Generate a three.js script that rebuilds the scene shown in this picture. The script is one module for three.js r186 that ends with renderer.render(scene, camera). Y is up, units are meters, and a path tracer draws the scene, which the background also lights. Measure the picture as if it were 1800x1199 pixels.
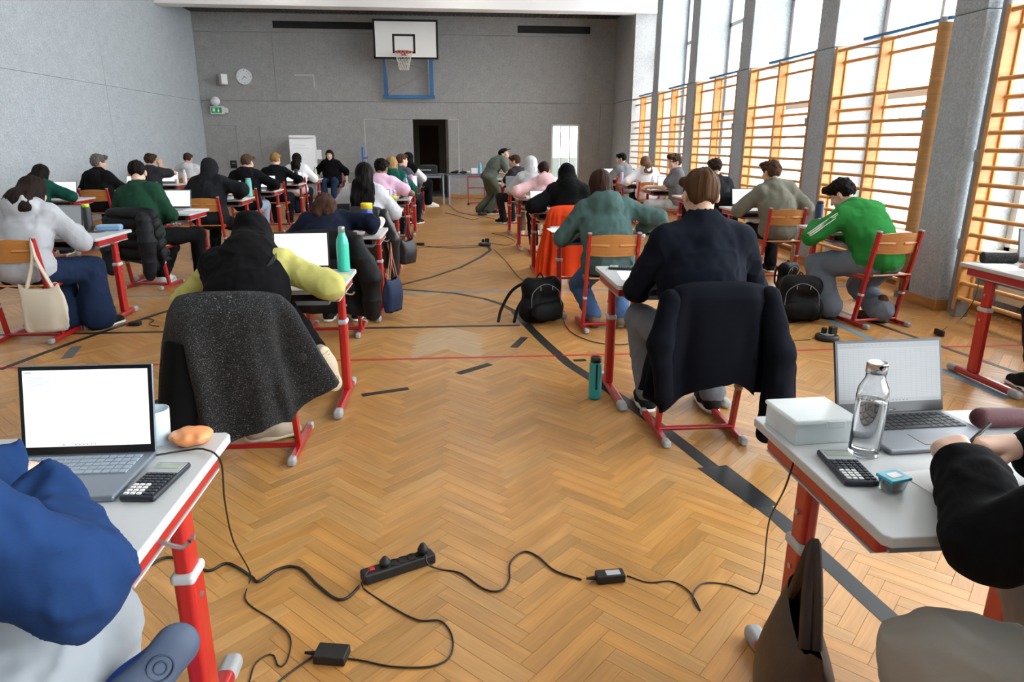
import * as THREE from 'three';
import { mergeGeometries, mergeVertices } from 'three/addons/utils/BufferGeometryUtils.js';
import { RoundedBoxGeometry } from 'three/addons/geometries/RoundedBoxGeometry.js';
import { RectAreaLightUniformsLib } from 'three/addons/lights/RectAreaLightUniformsLib.js';
RectAreaLightUniformsLib.init();
const SKYI = 13, EXPO = 1.06, LAMPI = 6;

// ---------------------------------------------------------------- camera, sky, lights, exposure
const IMG_W = 1800, IMG_H = 1199, FOCAL = 1200, EYE = 1.47;
const scene = new THREE.Scene();
const camera = new THREE.PerspectiveCamera(2 * Math.atan(IMG_H / 2 / FOCAL) * 180 / Math.PI, IMG_W / IMG_H, 0.05, 200);
camera.position.set(0, EYE, 0);
camera.rotation.order = 'YXZ';
camera.rotation.set(-16.14 * Math.PI / 180, -4.8 * Math.PI / 180, 0.166 * Math.PI / 180);
camera.updateMatrixWorld(true);
scene.background = new THREE.Color(0.93, 0.97, 1.0);
scene.backgroundIntensity = SKYI;
const renderer = new THREE.WebGLRenderer({ antialias: true });
renderer.toneMapping = THREE.LinearToneMapping;
renderer.toneMappingExposure = EXPO;
renderer.shadowMap.enabled = true;
const CEIL = 5.3;
// ceiling luminaires of the hall: two rows of long panels (lamp + light), built with the ceiling below
const LAMPS = [];
for (const x of [-3.9, 0.2]) for (const z of [-0.8, -4.6, -8.4, -12.2, -15.6]) LAMPS.push([x, z]);
for (const [x, z] of LAMPS) {
  const l = new THREE.RectAreaLight(new THREE.Color(1, 0.96, 0.9), LAMPI, 0.5, 1.5);
  l.position.set(x, CEIL - 0.1, z); l.rotation.x = -Math.PI / 2; l.castShadow = true; scene.add(l);
}

// ---------------------------------------------------------------- helpers
const V = (x, y, z) => new THREE.Vector3(x, y, z);
function rng(seed) { let a = seed >>> 0; return () => { a = (a + 0x6D2B79F5) | 0; let t = Math.imul(a ^ (a >>> 15), 1 | a); t = (t + Math.imul(t ^ (t >>> 7), 61 | t)) ^ t; return ((t ^ (t >>> 14)) >>> 0) / 4294967296; }; }
function hash3(x, y, z) { let h = Math.imul(x, 374761393) + Math.imul(y, 668265263) + Math.imul(z, 2147483647 ^ 0x5bd1e995); h = Math.imul(h ^ (h >>> 13), 1274126177); return ((h ^ (h >>> 16)) >>> 0) / 4294967296; }
function noise3(x, y, z) {
  const xi = Math.floor(x), yi = Math.floor(y), zi = Math.floor(z); let u = x - xi, v = y - yi, w = z - zi;
  u = u * u * (3 - 2 * u); v = v * v * (3 - 2 * v); w = w * w * (3 - 2 * w);
  const L = (a, b, t) => a + (b - a) * t, h = (i, j, k) => hash3(xi + i, yi + j, zi + k);
  return L(L(L(h(0, 0, 0), h(1, 0, 0), u), L(h(0, 1, 0), h(1, 1, 0), u), v), L(L(h(0, 0, 1), h(1, 0, 1), u), L(h(0, 1, 1), h(1, 1, 1), u), v), w) * 2 - 1;
}
// photo pixel -> point on a plane (height y, depth z or side x)
const camQ = camera.quaternion.clone();
function rayOf(px, py) { return V((px - IMG_W / 2) / FOCAL, (IMG_H / 2 - py) / FOCAL, -1).applyQuaternion(camQ); }
function atY(px, py, y = 0) { const d = rayOf(px, py), t = (y - EYE) / d.y; return V(d.x * t, y, d.z * t); }
function atZ(px, py, z) { const d = rayOf(px, py), t = z / d.z; return V(d.x * t, EYE + d.y * t, z); }
function atX(px, py, x) { const d = rayOf(px, py), t = x / d.x; return V(x, EYE + d.y * t, d.z * t); }

const taken = {};
function numbered(name) { const n = (taken[name] = (taken[name] ?? -1) + 1); return n ? name + '_' + String(n).padStart(3, '0') : name; }
function shade(o) { o.castShadow = true; o.receiveShadow = true; return o; }
function thing(name, label, category, pos = [0, 0, 0], turn = 0, group) {
  const o = new THREE.Group(); o.name = numbered(name); scene.add(o);
  o.position.set(...pos); o.rotation.y = turn; o.userData = { label, category };
  if (group) o.userData.group = group;
  return o;
}
function part(name, geo, mat, parent, label) {
  const m = shade(new THREE.Mesh(geo, mat)); m.name = name; if (label) m.userData.label = label; parent.add(m); return m;
}
function solo(name, geo, mat, label, category, group) {
  const m = shade(new THREE.Mesh(geo, mat)); m.name = numbered(name); m.userData = { label, category }; if (group) m.userData.group = group; scene.add(m); return m;
}
function struct(name, geo, mat, parent, label) {
  const m = shade(new THREE.Mesh(geo, mat)); m.name = parent ? name : numbered(name); if (!parent) m.userData.kind = 'structure'; if (label) m.userData.label = label; (parent ?? scene).add(m); return m;
}
function copyOf(root, label, pos, turn = 0, group) {
  const c = root.clone(); c.name = numbered(root.name.replace(/_\d{3}$/, '')); c.userData = { ...root.userData }; if (label) c.userData.label = label; if (group) c.userData.group = group;
  c.position.set(...pos); c.rotation.y = turn; scene.add(c); return c;
}
function merge(list) {
  const gs = list.filter(Boolean).map((g) => { const h = g.index ? g.toNonIndexed() : g; for (const k of Object.keys(h.attributes)) if (!['position', 'normal', 'uv', 'color'].includes(k)) h.deleteAttribute(k); return h; });
  const col = gs.some((g) => g.attributes.color), uv = gs.every((g) => g.attributes.uv);
  for (const g of gs) { if (!uv) g.deleteAttribute('uv'); if (col && !g.attributes.color) g.setAttribute('color', new THREE.BufferAttribute(new Float32Array(g.attributes.position.count * 3).fill(1), 3)); }
  return gs.length === 1 ? gs[0] : mergeGeometries(gs);
}
function box(w, h, d, x = 0, y = 0, z = 0) { return new THREE.BoxGeometry(w, h, d).translate(x, y, z); }
function rbox(w, h, d, x = 0, y = 0, z = 0, r = 0.004, s = 2) { return new RoundedBoxGeometry(w, h, d, s, Math.min(r, w / 2.01, h / 2.01, d / 2.01)).translate(x, y, z); }
function rod(a, b, r1, r2 = r1, seg = 10) {
  const A = V(...(a.toArray?.() ?? a)), B = V(...(b.toArray?.() ?? b)), d = B.clone().sub(A), g = new THREE.CylinderGeometry(r2, r1, d.length(), seg);
  g.applyQuaternion(new THREE.Quaternion().setFromUnitVectors(V(0, 1, 0), d.normalize())); return g.translate((A.x + B.x) / 2, (A.y + B.y) / 2, (A.z + B.z) / 2);
}
// bar of rectangular section between two points (w across, h the other way)
function bar(a, b, w, h, up = V(0, 1, 0)) {
  const A = V(...a), B = V(...b), d = B.clone().sub(A), L = d.length(); d.normalize();
  let x = V(0, 0, 0).crossVectors(up, d); if (x.lengthSq() < 1e-6) x = V(1, 0, 0); x.normalize(); const y = V(0, 0, 0).crossVectors(d, x);
  const g = new RoundedBoxGeometry(w, h, L, 1, Math.min(w, h) * 0.2); g.applyMatrix4(new THREE.Matrix4().makeBasis(x, y, d)); return g.translate((A.x + B.x) / 2, (A.y + B.y) / 2, (A.z + B.z) / 2);
}
function tube(pts, r, seg = 8, n, closed = false, tension = 0.5) {
  const c = new THREE.CatmullRomCurve3(pts.map((p) => p.isVector3 ? p : V(...p)), closed, 'catmullrom', tension);
  return new THREE.TubeGeometry(c, n ?? Math.max(4, pts.length * 5), r, seg, closed);
}
function lathe(profile, seg = 24) { return new THREE.LatheGeometry(profile.map(([r, y]) => new THREE.Vector2(Math.max(r, 0.0001), y)), seg); }
function extrude(pts, depth, bevel = 0) {
  const s = new THREE.Shape(pts.map(([x, y]) => new THREE.Vector2(x, y)));
  return new THREE.ExtrudeGeometry(s, { depth, bevelEnabled: bevel > 0, bevelSize: bevel, bevelThickness: bevel, bevelSegments: 2, curveSegments: 12 });
}
function loft(rows, closedU = true, capTop = false, capBottom = false) {      // rows of equal length point arrays [x,y,z]
  const n = rows[0].length, pos = [], uv = [], idx = [], m = closedU ? n : n - 1;
  rows.forEach((r, j) => r.forEach((p, i) => { pos.push(p[0], p[1], p[2]); uv.push(i / m, j / (rows.length - 1)); }));
  for (let j = 0; j < rows.length - 1; j++) for (let i = 0; i < m; i++) { const a = j * n + i, b = j * n + (i + 1) % n, c = a + n, d = (j + 1) * n + (i + 1) % n; idx.push(a, b, d, a, d, c); }
  for (const [cap, j, flip] of [[capTop, 0, 1], [capBottom, rows.length - 1, 0]]) if (cap) {
    const c = [0, 0, 0]; rows[j].forEach((p) => { for (let k = 0; k < 3; k++) c[k] += p[k] / n; }); const ci = pos.length / 3; pos.push(...c); uv.push(0.5, 0.5);
    for (let i = 0; i < n; i++) { const a = j * n + i, b = j * n + (i + 1) % n; flip ? idx.push(ci, b, a) : idx.push(ci, a, b); }
  }
  const g = new THREE.BufferGeometry(); g.setAttribute('position', new THREE.Float32BufferAttribute(pos, 3)); g.setAttribute('uv', new THREE.Float32BufferAttribute(uv, 2)); g.setIndex(idx); g.computeVertexNormals(); return g;
}
function boxUV(g, s = 1) {                                             // uv in metres from the dominant axis of each triangle
  const h = g.index ? g.toNonIndexed() : g, p = h.attributes.position, uv = new Float32Array(p.count * 2); h.computeVertexNormals();
  for (let i = 0; i < p.count; i += 3) {
    const a = V(0, 0, 0).fromBufferAttribute(p, i), b = V(0, 0, 0).fromBufferAttribute(p, i + 1), c = V(0, 0, 0).fromBufferAttribute(p, i + 2), n = b.clone().sub(a).cross(c.clone().sub(a));
    const ax = Math.abs(n.x), ay = Math.abs(n.y), az = Math.abs(n.z);
    [a, b, c].forEach((q, k) => { const [u, v] = ax > ay && ax > az ? [q.z, q.y] : ay > az ? [q.x, q.z] : [q.x, q.y]; uv[(i + k) * 2] = u * s; uv[(i + k) * 2 + 1] = v * s; });
  }
  h.setAttribute('uv', new THREE.BufferAttribute(uv, 2)); return h;
}

// ---------------------------------------------------------------- textures and materials
function dataTex(n, fn, srgb) {
  const d = new Uint8Array(n * n * 4);
  for (let y = 0; y < n; y++) for (let x = 0; x < n; x++) { const c = fn(x / n, y / n, x, y), k = (y * n + x) * 4; d[k] = c[0] * 255; d[k + 1] = c[1] * 255; d[k + 2] = c[2] * 255; d[k + 3] = 255; }
  const t = new THREE.DataTexture(d, n, n); t.wrapS = t.wrapT = THREE.RepeatWrapping; t.magFilter = THREE.LinearFilter; t.minFilter = THREE.LinearMipmapLinearFilter; t.generateMipmaps = true;
  if (srgb) t.colorSpace = THREE.SRGBColorSpace; t.needsUpdate = true; return t;
}
function tn(u, v, f, s) { // tiling 2-D noise
  const x = u * f, y = v * f, xi = Math.floor(x), yi = Math.floor(y); let a = x - xi, b = y - yi; a = a * a * (3 - 2 * a); b = b * b * (3 - 2 * b);
  const h = (i, j) => hash3(((xi + i) % f + f) % f, ((yi + j) % f + f) % f, s); return (h(0, 0) * (1 - a) + h(1, 0) * a) * (1 - b) + (h(0, 1) * (1 - a) + h(1, 1) * a) * b;
}
const cl = (x) => Math.max(0, Math.min(1, x));
const feltTex = dataTex(512, (u, v) => { const n = tn(u, v, 256, 1) * 0.5 + tn(u, v, 128, 2) * 0.3 + tn(u, v, 40, 3) * 0.2; const l = cl(0.5 + (n - 0.5) * 0.9); return [l, l, l]; });
const feltCol = dataTex(512, (u, v) => { const n = tn(u, v, 256, 4) * 0.45 + tn(u, v, 96, 5) * 0.42 + tn(u, v, 12, 6) * 0.13, l = cl(0.88 + (n - 0.5) * 0.26); return [l, l, cl(l * 1.005)]; }, true);
const grainTex = dataTex(1024, (u, v) => {   // u along the grain
  const w = (tn(u, v, 5, 20) - 0.5) * 0.05, streak = hashRow(v + w, u), l = cl(0.9 + (streak - 0.5) * 0.22 + (tn(u, v, 7, 9) - 0.5) * 0.06); return [l, cl(l * 0.99), cl(l * 0.965)];
}, true);
function hashRow(v, u) { const f = (a, s, k) => { const y = a * s, i = Math.floor(y), t = y - i, q = Math.floor(u * k), e = u * k - q, h = (j, m) => hash3(((i + j) % s + s) % s, (q + m) % k, 77 + s); const A = h(0, 0) * (1 - t) + h(1, 0) * t, B = h(0, 1) * (1 - t) + h(1, 1) * t; return A * (1 - e) + B * e; }; return f(v, 48, 3) * 0.4 + f(v, 160, 5) * 0.35 + f(v, 400, 8) * 0.25; }
const weaveTex = dataTex(256, (u, v) => { const a = Math.sin(u * 64 * 2 * Math.PI), b = Math.sin(v * 64 * 2 * Math.PI), l = cl(0.5 + 0.22 * a * b + (tn(u, v, 64, 11) - 0.5) * 0.35); return [l, l, l]; });
const ribTex = dataTex(256, (u, v) => { const l = cl(0.5 + 0.5 * Math.sin(u * 32 * 2 * Math.PI)); return [l, l, l]; });
const hairTex = dataTex(512, (u, v) => { const l = hashRow(u, v * 0.999); return [l, l, l]; });
const tweedCol = dataTex(512, (u, v) => { const n = tn(u, v, 256, 31), m = tn(u, v, 200, 32), k = tn(u, v, 24, 33); const s = n > 0.80 && m > 0.42 ? 0.66 : 0.07 + k * 0.05; return [s * 0.98, s, s * 1.05]; }, true);
const smudge = dataTex(512, (u, v) => { const l = cl(0.30 + (tn(u, v, 6, 41) - 0.5) * 0.16 + (tn(u, v, 24, 42) - 0.5) * 0.12 + (tn(u, v, 120, 43) - 0.5) * 0.12); return [l, l, l]; });
function std(color, roughness = 0.6, o = {}) { return new THREE.MeshStandardMaterial({ color, roughness, ...o }); }
function rep(t, u, v = u) { const c = t.clone(); c.repeat.set(u, v); c.needsUpdate = true; return c; }
const felt = (c) => std(c, 0.95, { map: rep(feltCol, 0.7), bumpMap: rep(feltTex, 0.9), bumpScale: 0.004 });
function cloth(color, o = {}) { return new THREE.MeshPhysicalMaterial({ color, roughness: 0.92, specularIntensity: 0.22, bumpMap: rep(weaveTex, 5), bumpScale: 0.0005, sheen: 0.06, sheenRoughness: 0.5, sheenColor: new THREE.Color(color).lerp(new THREE.Color(1, 1, 1), 0.3), ...o }); }
const M = {
  wall: felt(0xbcc5ca), wallBack: felt(0xb0b0ae), ceiling: std(0xb9bab8, 0.9), slat: std(0x4b4d4e, 0.8), white: std(0xeeeeec, 0.55), whiteGloss: std(0xf0f0ee, 0.35),
  black: std(0x0c0c0d, 0.6), dark: std(0x1d1d1f, 0.7), rubber: std(0x111112, 0.55), cable: std(0x0d0d0e, 0.5),
  red: new THREE.MeshPhysicalMaterial({ color: 0xa51418, roughness: 0.32, clearcoat: 0.5, clearcoatRoughness: 0.2 }),
  redDark: new THREE.MeshPhysicalMaterial({ color: 0xb01a16, roughness: 0.35, clearcoat: 0.4, clearcoatRoughness: 0.25 }),
  capGrey: std(0x9a9c9d, 0.5), clip: std(0xb4b6b8, 0.45), steel: std(0xb8babc, 0.35, { metalness: 0.9 }), chrome: std(0xc9cbcc, 0.15, { metalness: 1 }), steelGrey: std(0x8a8d90, 0.45, { metalness: 0.5 }),
  top: std(0xb8bcbd, 0.42, { bumpMap: rep(smudge, 1), bumpScale: 0.0002 }), topEdge: std(0xb9bcbd, 0.5), tray: std(0x6f7274, 0.6),
  beech: std(0xc98a4c, 0.42, { map: rep(grainTex, 2, 2) }), bars: std(0xdaa05e, 0.45, { map: rep(grainTex, 1, 1) }), base: std(0xc98f55, 0.5, { map: rep(grainTex, 1, 1) }),
  blueFrame: std(0x2f6fa8, 0.45), pipe: std(0x85888a, 0.55), hoop: std(0xb8442f, 0.5), paper: std(0xe9ebee, 0.8), glass: new THREE.MeshPhysicalMaterial({ color: 0xffffff, roughness: 0.02, transmission: 1, thickness: 0, ior: 1.5 }),
};
const grid = std(0xffffff, 0.8);
// ---------------------------------------------------------------- the hall
const ZB = -19.5, XL = -6.55, XP = 4.40, XW = 5.0, ZBEAM = -17.25, LOWC = 4.64;
{ // floor: herringbone parquet, every plank a piece
  const fl = struct('floor', boxUV(box(XW + 0.4 - XL, 0.2, 24.6, (XW + 0.4 + XL) / 2, -0.1016, -7.3)), std(0x7a5430, 0.9));
  const L = 0.36, W = 0.06, S2 = Math.SQRT2, rnd = rng(11), X0 = -0.301;
  const woodMat = std(0xffffff, 0.34, { vertexColors: true, map: rep(grainTex, 1.4, 1.1) });
  const toW = (u, v) => [X0 + (u - v) / S2, -(u + v) / S2];
  const plankGeo = (len, wid, tone, uo, vo) => {            // plank along +u, local, top at y 0
    const b = 0.0006, h = 0.0016, g = new THREE.BufferGeometry(), x0 = 0.0003, x1 = len - 0.0003, y0 = 0.0003, y1 = wid - 0.0003;
    const P = [[x0 + b, 0, y0 + b], [x1 - b, 0, y0 + b], [x1 - b, 0, y1 - b], [x0 + b, 0, y1 - b], [x0, -h, y0], [x1, -h, y0], [x1, -h, y1], [x0, -h, y1]];
    const T = [[0, 2, 1], [0, 3, 2], [0, 1, 5], [0, 5, 4], [1, 2, 6], [1, 6, 5], [2, 3, 7], [2, 7, 6], [3, 0, 4], [3, 4, 7]];
    const pos = [], uv = [], col = [];
    for (const t of T) for (const i of t) { pos.push(...P[i]); uv.push(P[i][0] + uo, P[i][2] + vo); col.push(...tone); }
    g.setAttribute('position', new THREE.Float32BufferAttribute(pos, 3)); g.setAttribute('uv', new THREE.Float32BufferAttribute(uv, 2)); g.setAttribute('color', new THREE.Float32BufferAttribute(col, 3)); g.computeVertexNormals(); return g;
  };
  const tones = []; for (let i = 0; i < 14; i++) { const b = 0.72 + rnd() * 0.40, r = rnd(); tones.push([0.60 * b, (0.338 - 0.05 * r) * b, (0.122 - 0.045 * r) * b]); }
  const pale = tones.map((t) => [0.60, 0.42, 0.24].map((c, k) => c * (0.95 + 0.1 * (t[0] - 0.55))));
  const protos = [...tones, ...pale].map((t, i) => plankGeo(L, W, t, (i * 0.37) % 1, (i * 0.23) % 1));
  const list = [];
  for (let n = -24; n < 20; n++) for (let j = -330; j < 330; j++) {
    for (const vert of [0, 1]) {
      const u0 = vert ? j * W + L + 2 * L * n : j * W + 2 * L * n, v0 = vert ? (j + 1) * W - L : j * W;
      const [cx, cz] = toW(u0 + (vert ? W / 2 : L / 2), v0 + (vert ? L / 2 : W / 2));
      if (cx < XL + 0.1 || cx > XW - 0.15 || cz > 1.2 || cz < ZB + 0.1) continue;
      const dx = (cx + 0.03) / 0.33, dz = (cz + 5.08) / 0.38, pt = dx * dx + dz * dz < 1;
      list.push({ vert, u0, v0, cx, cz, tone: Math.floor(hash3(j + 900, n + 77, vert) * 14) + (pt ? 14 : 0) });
    }
  }
  const place = (p) => { // matrix from plank local (x along, z across) to world
    const m = new THREE.Matrix4(), [ax, az] = p.vert ? toW(p.u0, p.v0) : toW(p.u0, p.v0 + W);
    if (!p.vert) m.makeBasis(V(1 / S2, 0, -1 / S2), V(0, 1, 0), V(1 / S2, 0, 1 / S2)); else m.makeBasis(V(-1 / S2, 0, -1 / S2), V(0, 1, 0), V(1 / S2, 0, -1 / S2));
    return m.setPosition(ax, 0, az);
  };
  const pv = new THREE.Matrix4().multiplyMatrices(camera.projectionMatrix, camera.matrixWorldInverse.copy(camera.matrixWorld).invert());
  const inFrame = (p) => { const q = V(p.cx, 0, p.cz).applyMatrix4(pv); return p.cz < -0.4 && Math.abs(q.x) < 1.02 && Math.abs(q.y) < 1.02; };
  // hidden by the two front students and desks: leave those to the merged field
  const clear = (p) => inFrame(p) && !(p.cx > 0.75 && p.cz > -1.9) && !(p.cx < -0.62 && p.cz > -1.9);
  list.sort((a, b) => (clear(b) - clear(a)) || (Math.hypot(a.cx, a.cz) - Math.hypot(b.cx, b.cz)));
  const mats = list.map(place);
  list.slice(0, 300).forEach((p, i) => { const m = part('plank', protos[p.tone], woodMat, fl); m.applyMatrix4(mats[i]); });
  const rest = list.slice(300).map((p, i) => protos[p.tone].clone().applyMatrix4(mats[i + 300]));
  const field = part('parquet_planks', mergeGeometries(rest), woodMat, fl); field.userData.kind = 'stuff'; field.userData.label = 'honey-coloured oak herringbone planks across the hall';
}
// painted court lines and tape, thin strips lying on the parquet
function strip(name, pts, w, mat, label, closed) {                // polyline of [x,z] with mitred joints
  const n = pts.length, L = [], R = [], h = 0.0012;
  for (let i = 0; i < n; i++) {
    const a = pts[closed ? (i + n - 1) % n : Math.max(0, i - 1)], b = pts[closed ? (i + 1) % n : Math.min(n - 1, i + 1)]; let dx = b[0] - a[0], dz = b[1] - a[1]; const l = Math.hypot(dx, dz); dx /= l; dz /= l;
    L.push([pts[i][0] + dz * w / 2, pts[i][1] - dx * w / 2]); R.push([pts[i][0] - dz * w / 2, pts[i][1] + dx * w / 2]);
  }
  const rows = pts.map((p, i) => [[L[i][0], 0.0002, L[i][1]], [L[i][0], h, L[i][1]], [R[i][0], h, R[i][1]], [R[i][0], 0.0002, R[i][1]]]);
  if (closed) rows.push(rows[0]);
  return solo(name, loft(rows, true, !closed, !closed), mat, label, name.includes('tape') ? 'tape' : 'court line');
}
const gp = (x, y) => { const p = atY(x, y, 0); return [p.x, p.z]; };
{
  const blk = std(0x17191b, 0.5), red = std(0xb1302a, 0.5), blue = std(0x5d86a3, 0.5), grey = std(0x51565a, 0.6), rnd = rng(3);
  strip('court_line', [[XL + 0.3, -4.66], [4.38, -4.66]], 0.035, red, 'thin red court line running across the parquet between front and second desk rows');
  strip('court_line', [[XL + 0.3, -5.53], [0.53, -5.53]], 0.05, blk, 'straight black court line crossing the hall behind the backpack aisle');
  strip('court_line', [[-3.6, -6.93], [4.38, -6.9]], 0.05, blue, 'pale blue court line crossing the hall beside the backpack with loose straps');
  strip('court_line', [[3.20, -12], [3.21, -6.9], [3.24, -4.9], [3.3, -3.6]], 0.06, blue, 'light blue court line running lengthwise under the window-side desks');
  strip('court_line', [[3.46, -6.84], [3.52, -5.7], [3.75, -4.0], [3.9, -3.2]], 0.045, blk, 'thin dark court line running along the wall bars');
  const right = [[1520, 1048], [1440, 975], [1370, 912], [1300, 860], [1200, 781], [1100, 705], [1050, 672], [1000, 640], [955, 600], [930, 575], [905, 548], [880, 530]].map(([x, y]) => gp(x, y));
  strip('tape_line', [gp(1570, 1093), ...right.slice(0, 11)], 0.075, blk, 'wide black tape line curving past the teal bottle toward the open backpack');
  strip('court_line', [[905, 548], [880, 534], [850, 525], [800, 516], [740, 511], [690, 508]].map(([x, y]) => gp(x, y)), 0.05, blk, 'black curved court line arching across the middle aisle');
  strip('court_line', [[0, 650], [60, 627], [120, 605], [200, 577], [300, 545], [360, 530], [430, 517]].map(([x, y]) => gp(x, y)), 0.05, blk, 'black curved court line passing under the desk with the tote bag');
  strip('court_line', [[700, 502], [760, 487], [810, 470], [845, 452], [862, 440], [858, 433]].map(([x, y]) => gp(x, y)), 0.05, blk, 'black arc court line beside the distribution box in the far aisle');
  strip('court_line', [gp(690, 437), gp(845, 431)], 0.04, blk, 'short straight black court line in the far middle aisle');
  const seg = (a, b, w, label, m = blk) => strip('tape_strip', [gp(...a), gp(...b)], w, m, label);
  seg([636, 695], [718, 683], 0.05, 'black tape dash starting at the foot of the lime sweater student\'s desk');
  seg([805, 657], [862, 640], 0.06, 'black tape dash lying alone in the middle of the aisle');
  seg([903, 611], [922, 593], 0.06, 'short slanted black tape dash beside the curving tape line');
  seg([117, 630], [135, 609], 0.07, 'grey slanted tape dash below the cotton tote bag', grey);
  seg([270, 706], [300, 706], 0.06, 'black tape dash under the hem of the tweed coat');
  seg([1008, 634], [1030, 633], 0.05, 'tiny black tape dash crossing the curving tape line');
  seg([1108, 710], [1140, 708], 0.05, 'black tape dash under the navy-sweater student\'s chair');
  // wide black tape patch beside the tape line: a few overlapping strips
  { const q = [[1226, 823], [1277, 818], [1322, 852], [1368, 888], [1325, 893], [1296, 872], [1262, 849]].map(([x, y]) => gp(x, y)), sh = new THREE.Shape(q.map(([x, z]) => new THREE.Vector2(x, -z))), g = new THREE.ExtrudeGeometry(sh, { depth: 0.0016, bevelEnabled: false }); g.rotateX(-Math.PI / 2);
    solo('tape_patch', g, std(0x131416, 0.38), 'broad patch of overlapping shiny black tape beside the tape line', 'tape'); }
  for (const [x, z] of [[-0.98, -5.95], [-0.92, -5.75]]) strip('court_line', [[x, z], [x + 0.05, z + 0.14]], 0.05, red, 'short red court mark under the black puffer chair', false).userData.group = 'short red floor marks';
}
// walls
{
  const lw = struct('wall_left', box(0.2, 5.5, 24.6, XL - 0.125, 2.65, -7.3), std(0xbcc5ca, 0.9));
  const rows = [[0.1, 2.50], [2.512, CEIL]], lens = [[5, 0.2], [0.192, -4.6], [-4.608, -9.4], [-9.408, -14.4], [-14.408, ZB]];
  for (const [y0, y1] of rows) for (const [z0, z1] of lens) part('wall_panel', boxUV(rbox(0.03, y1 - y0, z0 - z1, XL - 0.013, (y0 + y1) / 2, (z0 + z1) / 2, 0.003, 1)), M.wall, lw);
  part('baseboard', boxUV(rbox(0.02, 0.1, 24.4, XL + 0.003, 0.05, -7.3, 0.003, 1)), M.base, lw);
  const rear = struct('wall_rear', boxUV(box(12.4, 5.5, 0.2, -0.6, 2.65, 5.0)), M.wall);
  // back wall, set with panels round the two openings
  const bw = struct('wall_back', mergeGeometries([box(5.62, 5.4, 0.16, XL + 2.66, 2.7, ZB - 0.14), box(2.84, 5.4, 0.16, 1.29, 2.7, ZB - 0.14), box(1.7, 5.4, 0.16, 4.34, 2.7, ZB - 0.14), box(0.97, 3.3, 0.16, -0.61, 3.74, ZB - 0.14), box(0.79, 3.42, 0.16, 3.1, 3.69, ZB - 0.14)]), std(0xb0b0ae, 0.9));
  const pan = (x0, x1, y0, y1, m = M.wallBack, name = 'wall_panel') => part(name, boxUV(rbox(x1 - x0, y1 - y0, 0.05, (x0 + x1) / 2, (y0 + y1) / 2, ZB - 0.025, 0.003, 1)), m, bw);
  const D1 = [-1.09, -0.125, 2.085], D2 = [2.71, 3.49, 1.975], SEAM = 2.525, XR = XP + 0.75;
  // lower row
  const top1 = 1.90;
  pan(XL, XL + 0.05, 0.1, SEAM - 0.005); pan(XL + 0.05, -5.12, top1 + 0.006, SEAM - 0.005);
  pan(XL + 0.054, -5.735, 0.02, top1, M.wallBack, 'door_leaf'); pan(-5.727, -5.126, 0.02, top1, M.wallBack, 'door_leaf');
  pan(-5.12, -2.36, 0.1, SEAM - 0.005); pan(-2.354, D1[0], 0.1, D1[2] + 0.0); pan(-2.36, D1[1], D1[2] + 0.006, SEAM - 0.005);
  pan(D1[1] + 0.004, 0.16, 0.1, SEAM - 0.005); pan(0.166, D2[0], 0.1, SEAM - 0.005); pan(D2[0], D2[1], D2[2], SEAM - 0.005);
  pan(D2[1], 4.05, 0.02, 1.96, M.wallBack, 'door_leaf'); pan(D2[1], 4.05, 1.966, SEAM - 0.005); pan(4.056, XR, 0.1, SEAM - 0.005);
  // upper row with the two dark ventilation slots
  const v1 = [-4.55, -1.6, 4.30, 4.475], v2 = [1.76, 3.71, 4.275, 4.46];
  pan(XL, -4.6, SEAM + 0.005, 4.2); pan(-4.594, 0.3, SEAM + 0.005, 4.2); pan(0.306, XR, SEAM + 0.005, 4.2);
  pan(XL, v1[0], 4.206, LOWC + 0.2); pan(v1[0], v1[1], 4.206, v1[2]); pan(v1[0], v1[1], v1[3], LOWC + 0.2); pan(v1[1], v2[0], 4.206, LOWC + 0.2); pan(v2[0], v2[1], 4.206, v2[2]); pan(v2[0], v2[1], v2[3], LOWC + 0.2); pan(v2[1], XR, 4.206, LOWC + 0.2);
  for (const v of [v1, v2]) part('ventilation_slot', box(v[1] - v[0], v[3] - v[2], 0.02, (v[0] + v[1]) / 2, (v[2] + v[3]) / 2, ZB - 0.045), M.black, bw);
  for (const [a, b] of [[XL, D1[0]], [D1[1], D2[0]], [D2[1] + 0.57, XR]]) part('baseboard', boxUV(rbox(b - a, 0.1, 0.018, (a + b) / 2, 0.05, ZB + 0.009, 0.003, 1)), M.base, bw);
  // pale strips of an old door surround
  const tr = std(0xb5b7b8, 0.8);
  for (const [a, b] of [[[-2.36, 0.1], [-2.36, 2.08]], [[-2.36, 2.08], [-1.95, 2.08]], [[0.16, 0.6], [0.16, 2.09]], [[-0.11, 2.09], [0.16, 2.09]]]) part('trim_strip', rbox(Math.abs(b[0] - a[0]) + 0.03, Math.abs(b[1] - a[1]) + 0.03, 0.008, (a[0] + b[0]) / 2, (a[1] + b[1]) / 2, ZB + 0.004, 0.002, 1), tr, bw);
  for (const [px, py, qx, qy] of [[517, 132, 551, 132], [550, 131, 553, 154]]) { const a = atZ(px, py, ZB), b = atZ(qx, qy, ZB); part('trim_strip', rbox(Math.max(0.04, b.x - a.x), Math.max(0.04, a.y - b.y), 0.012, (a.x + b.x) / 2, (a.y + b.y) / 2, ZB + 0.006, 0.002, 1), tr, bw); }
  // door handle plate of the double door
  const hp = atZ(411, 289, ZB); const hpl = part('lock_plate', rbox(0.17, 0.2, 0.02, hp.x, hp.y, ZB + 0.012), M.black, bw, 'black recessed lock plate'); part('handle', rbox(0.09, 0.02, 0.02, hp.x + 0.01, hp.y + 0.03, ZB + 0.03), M.steel, hpl);
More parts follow.
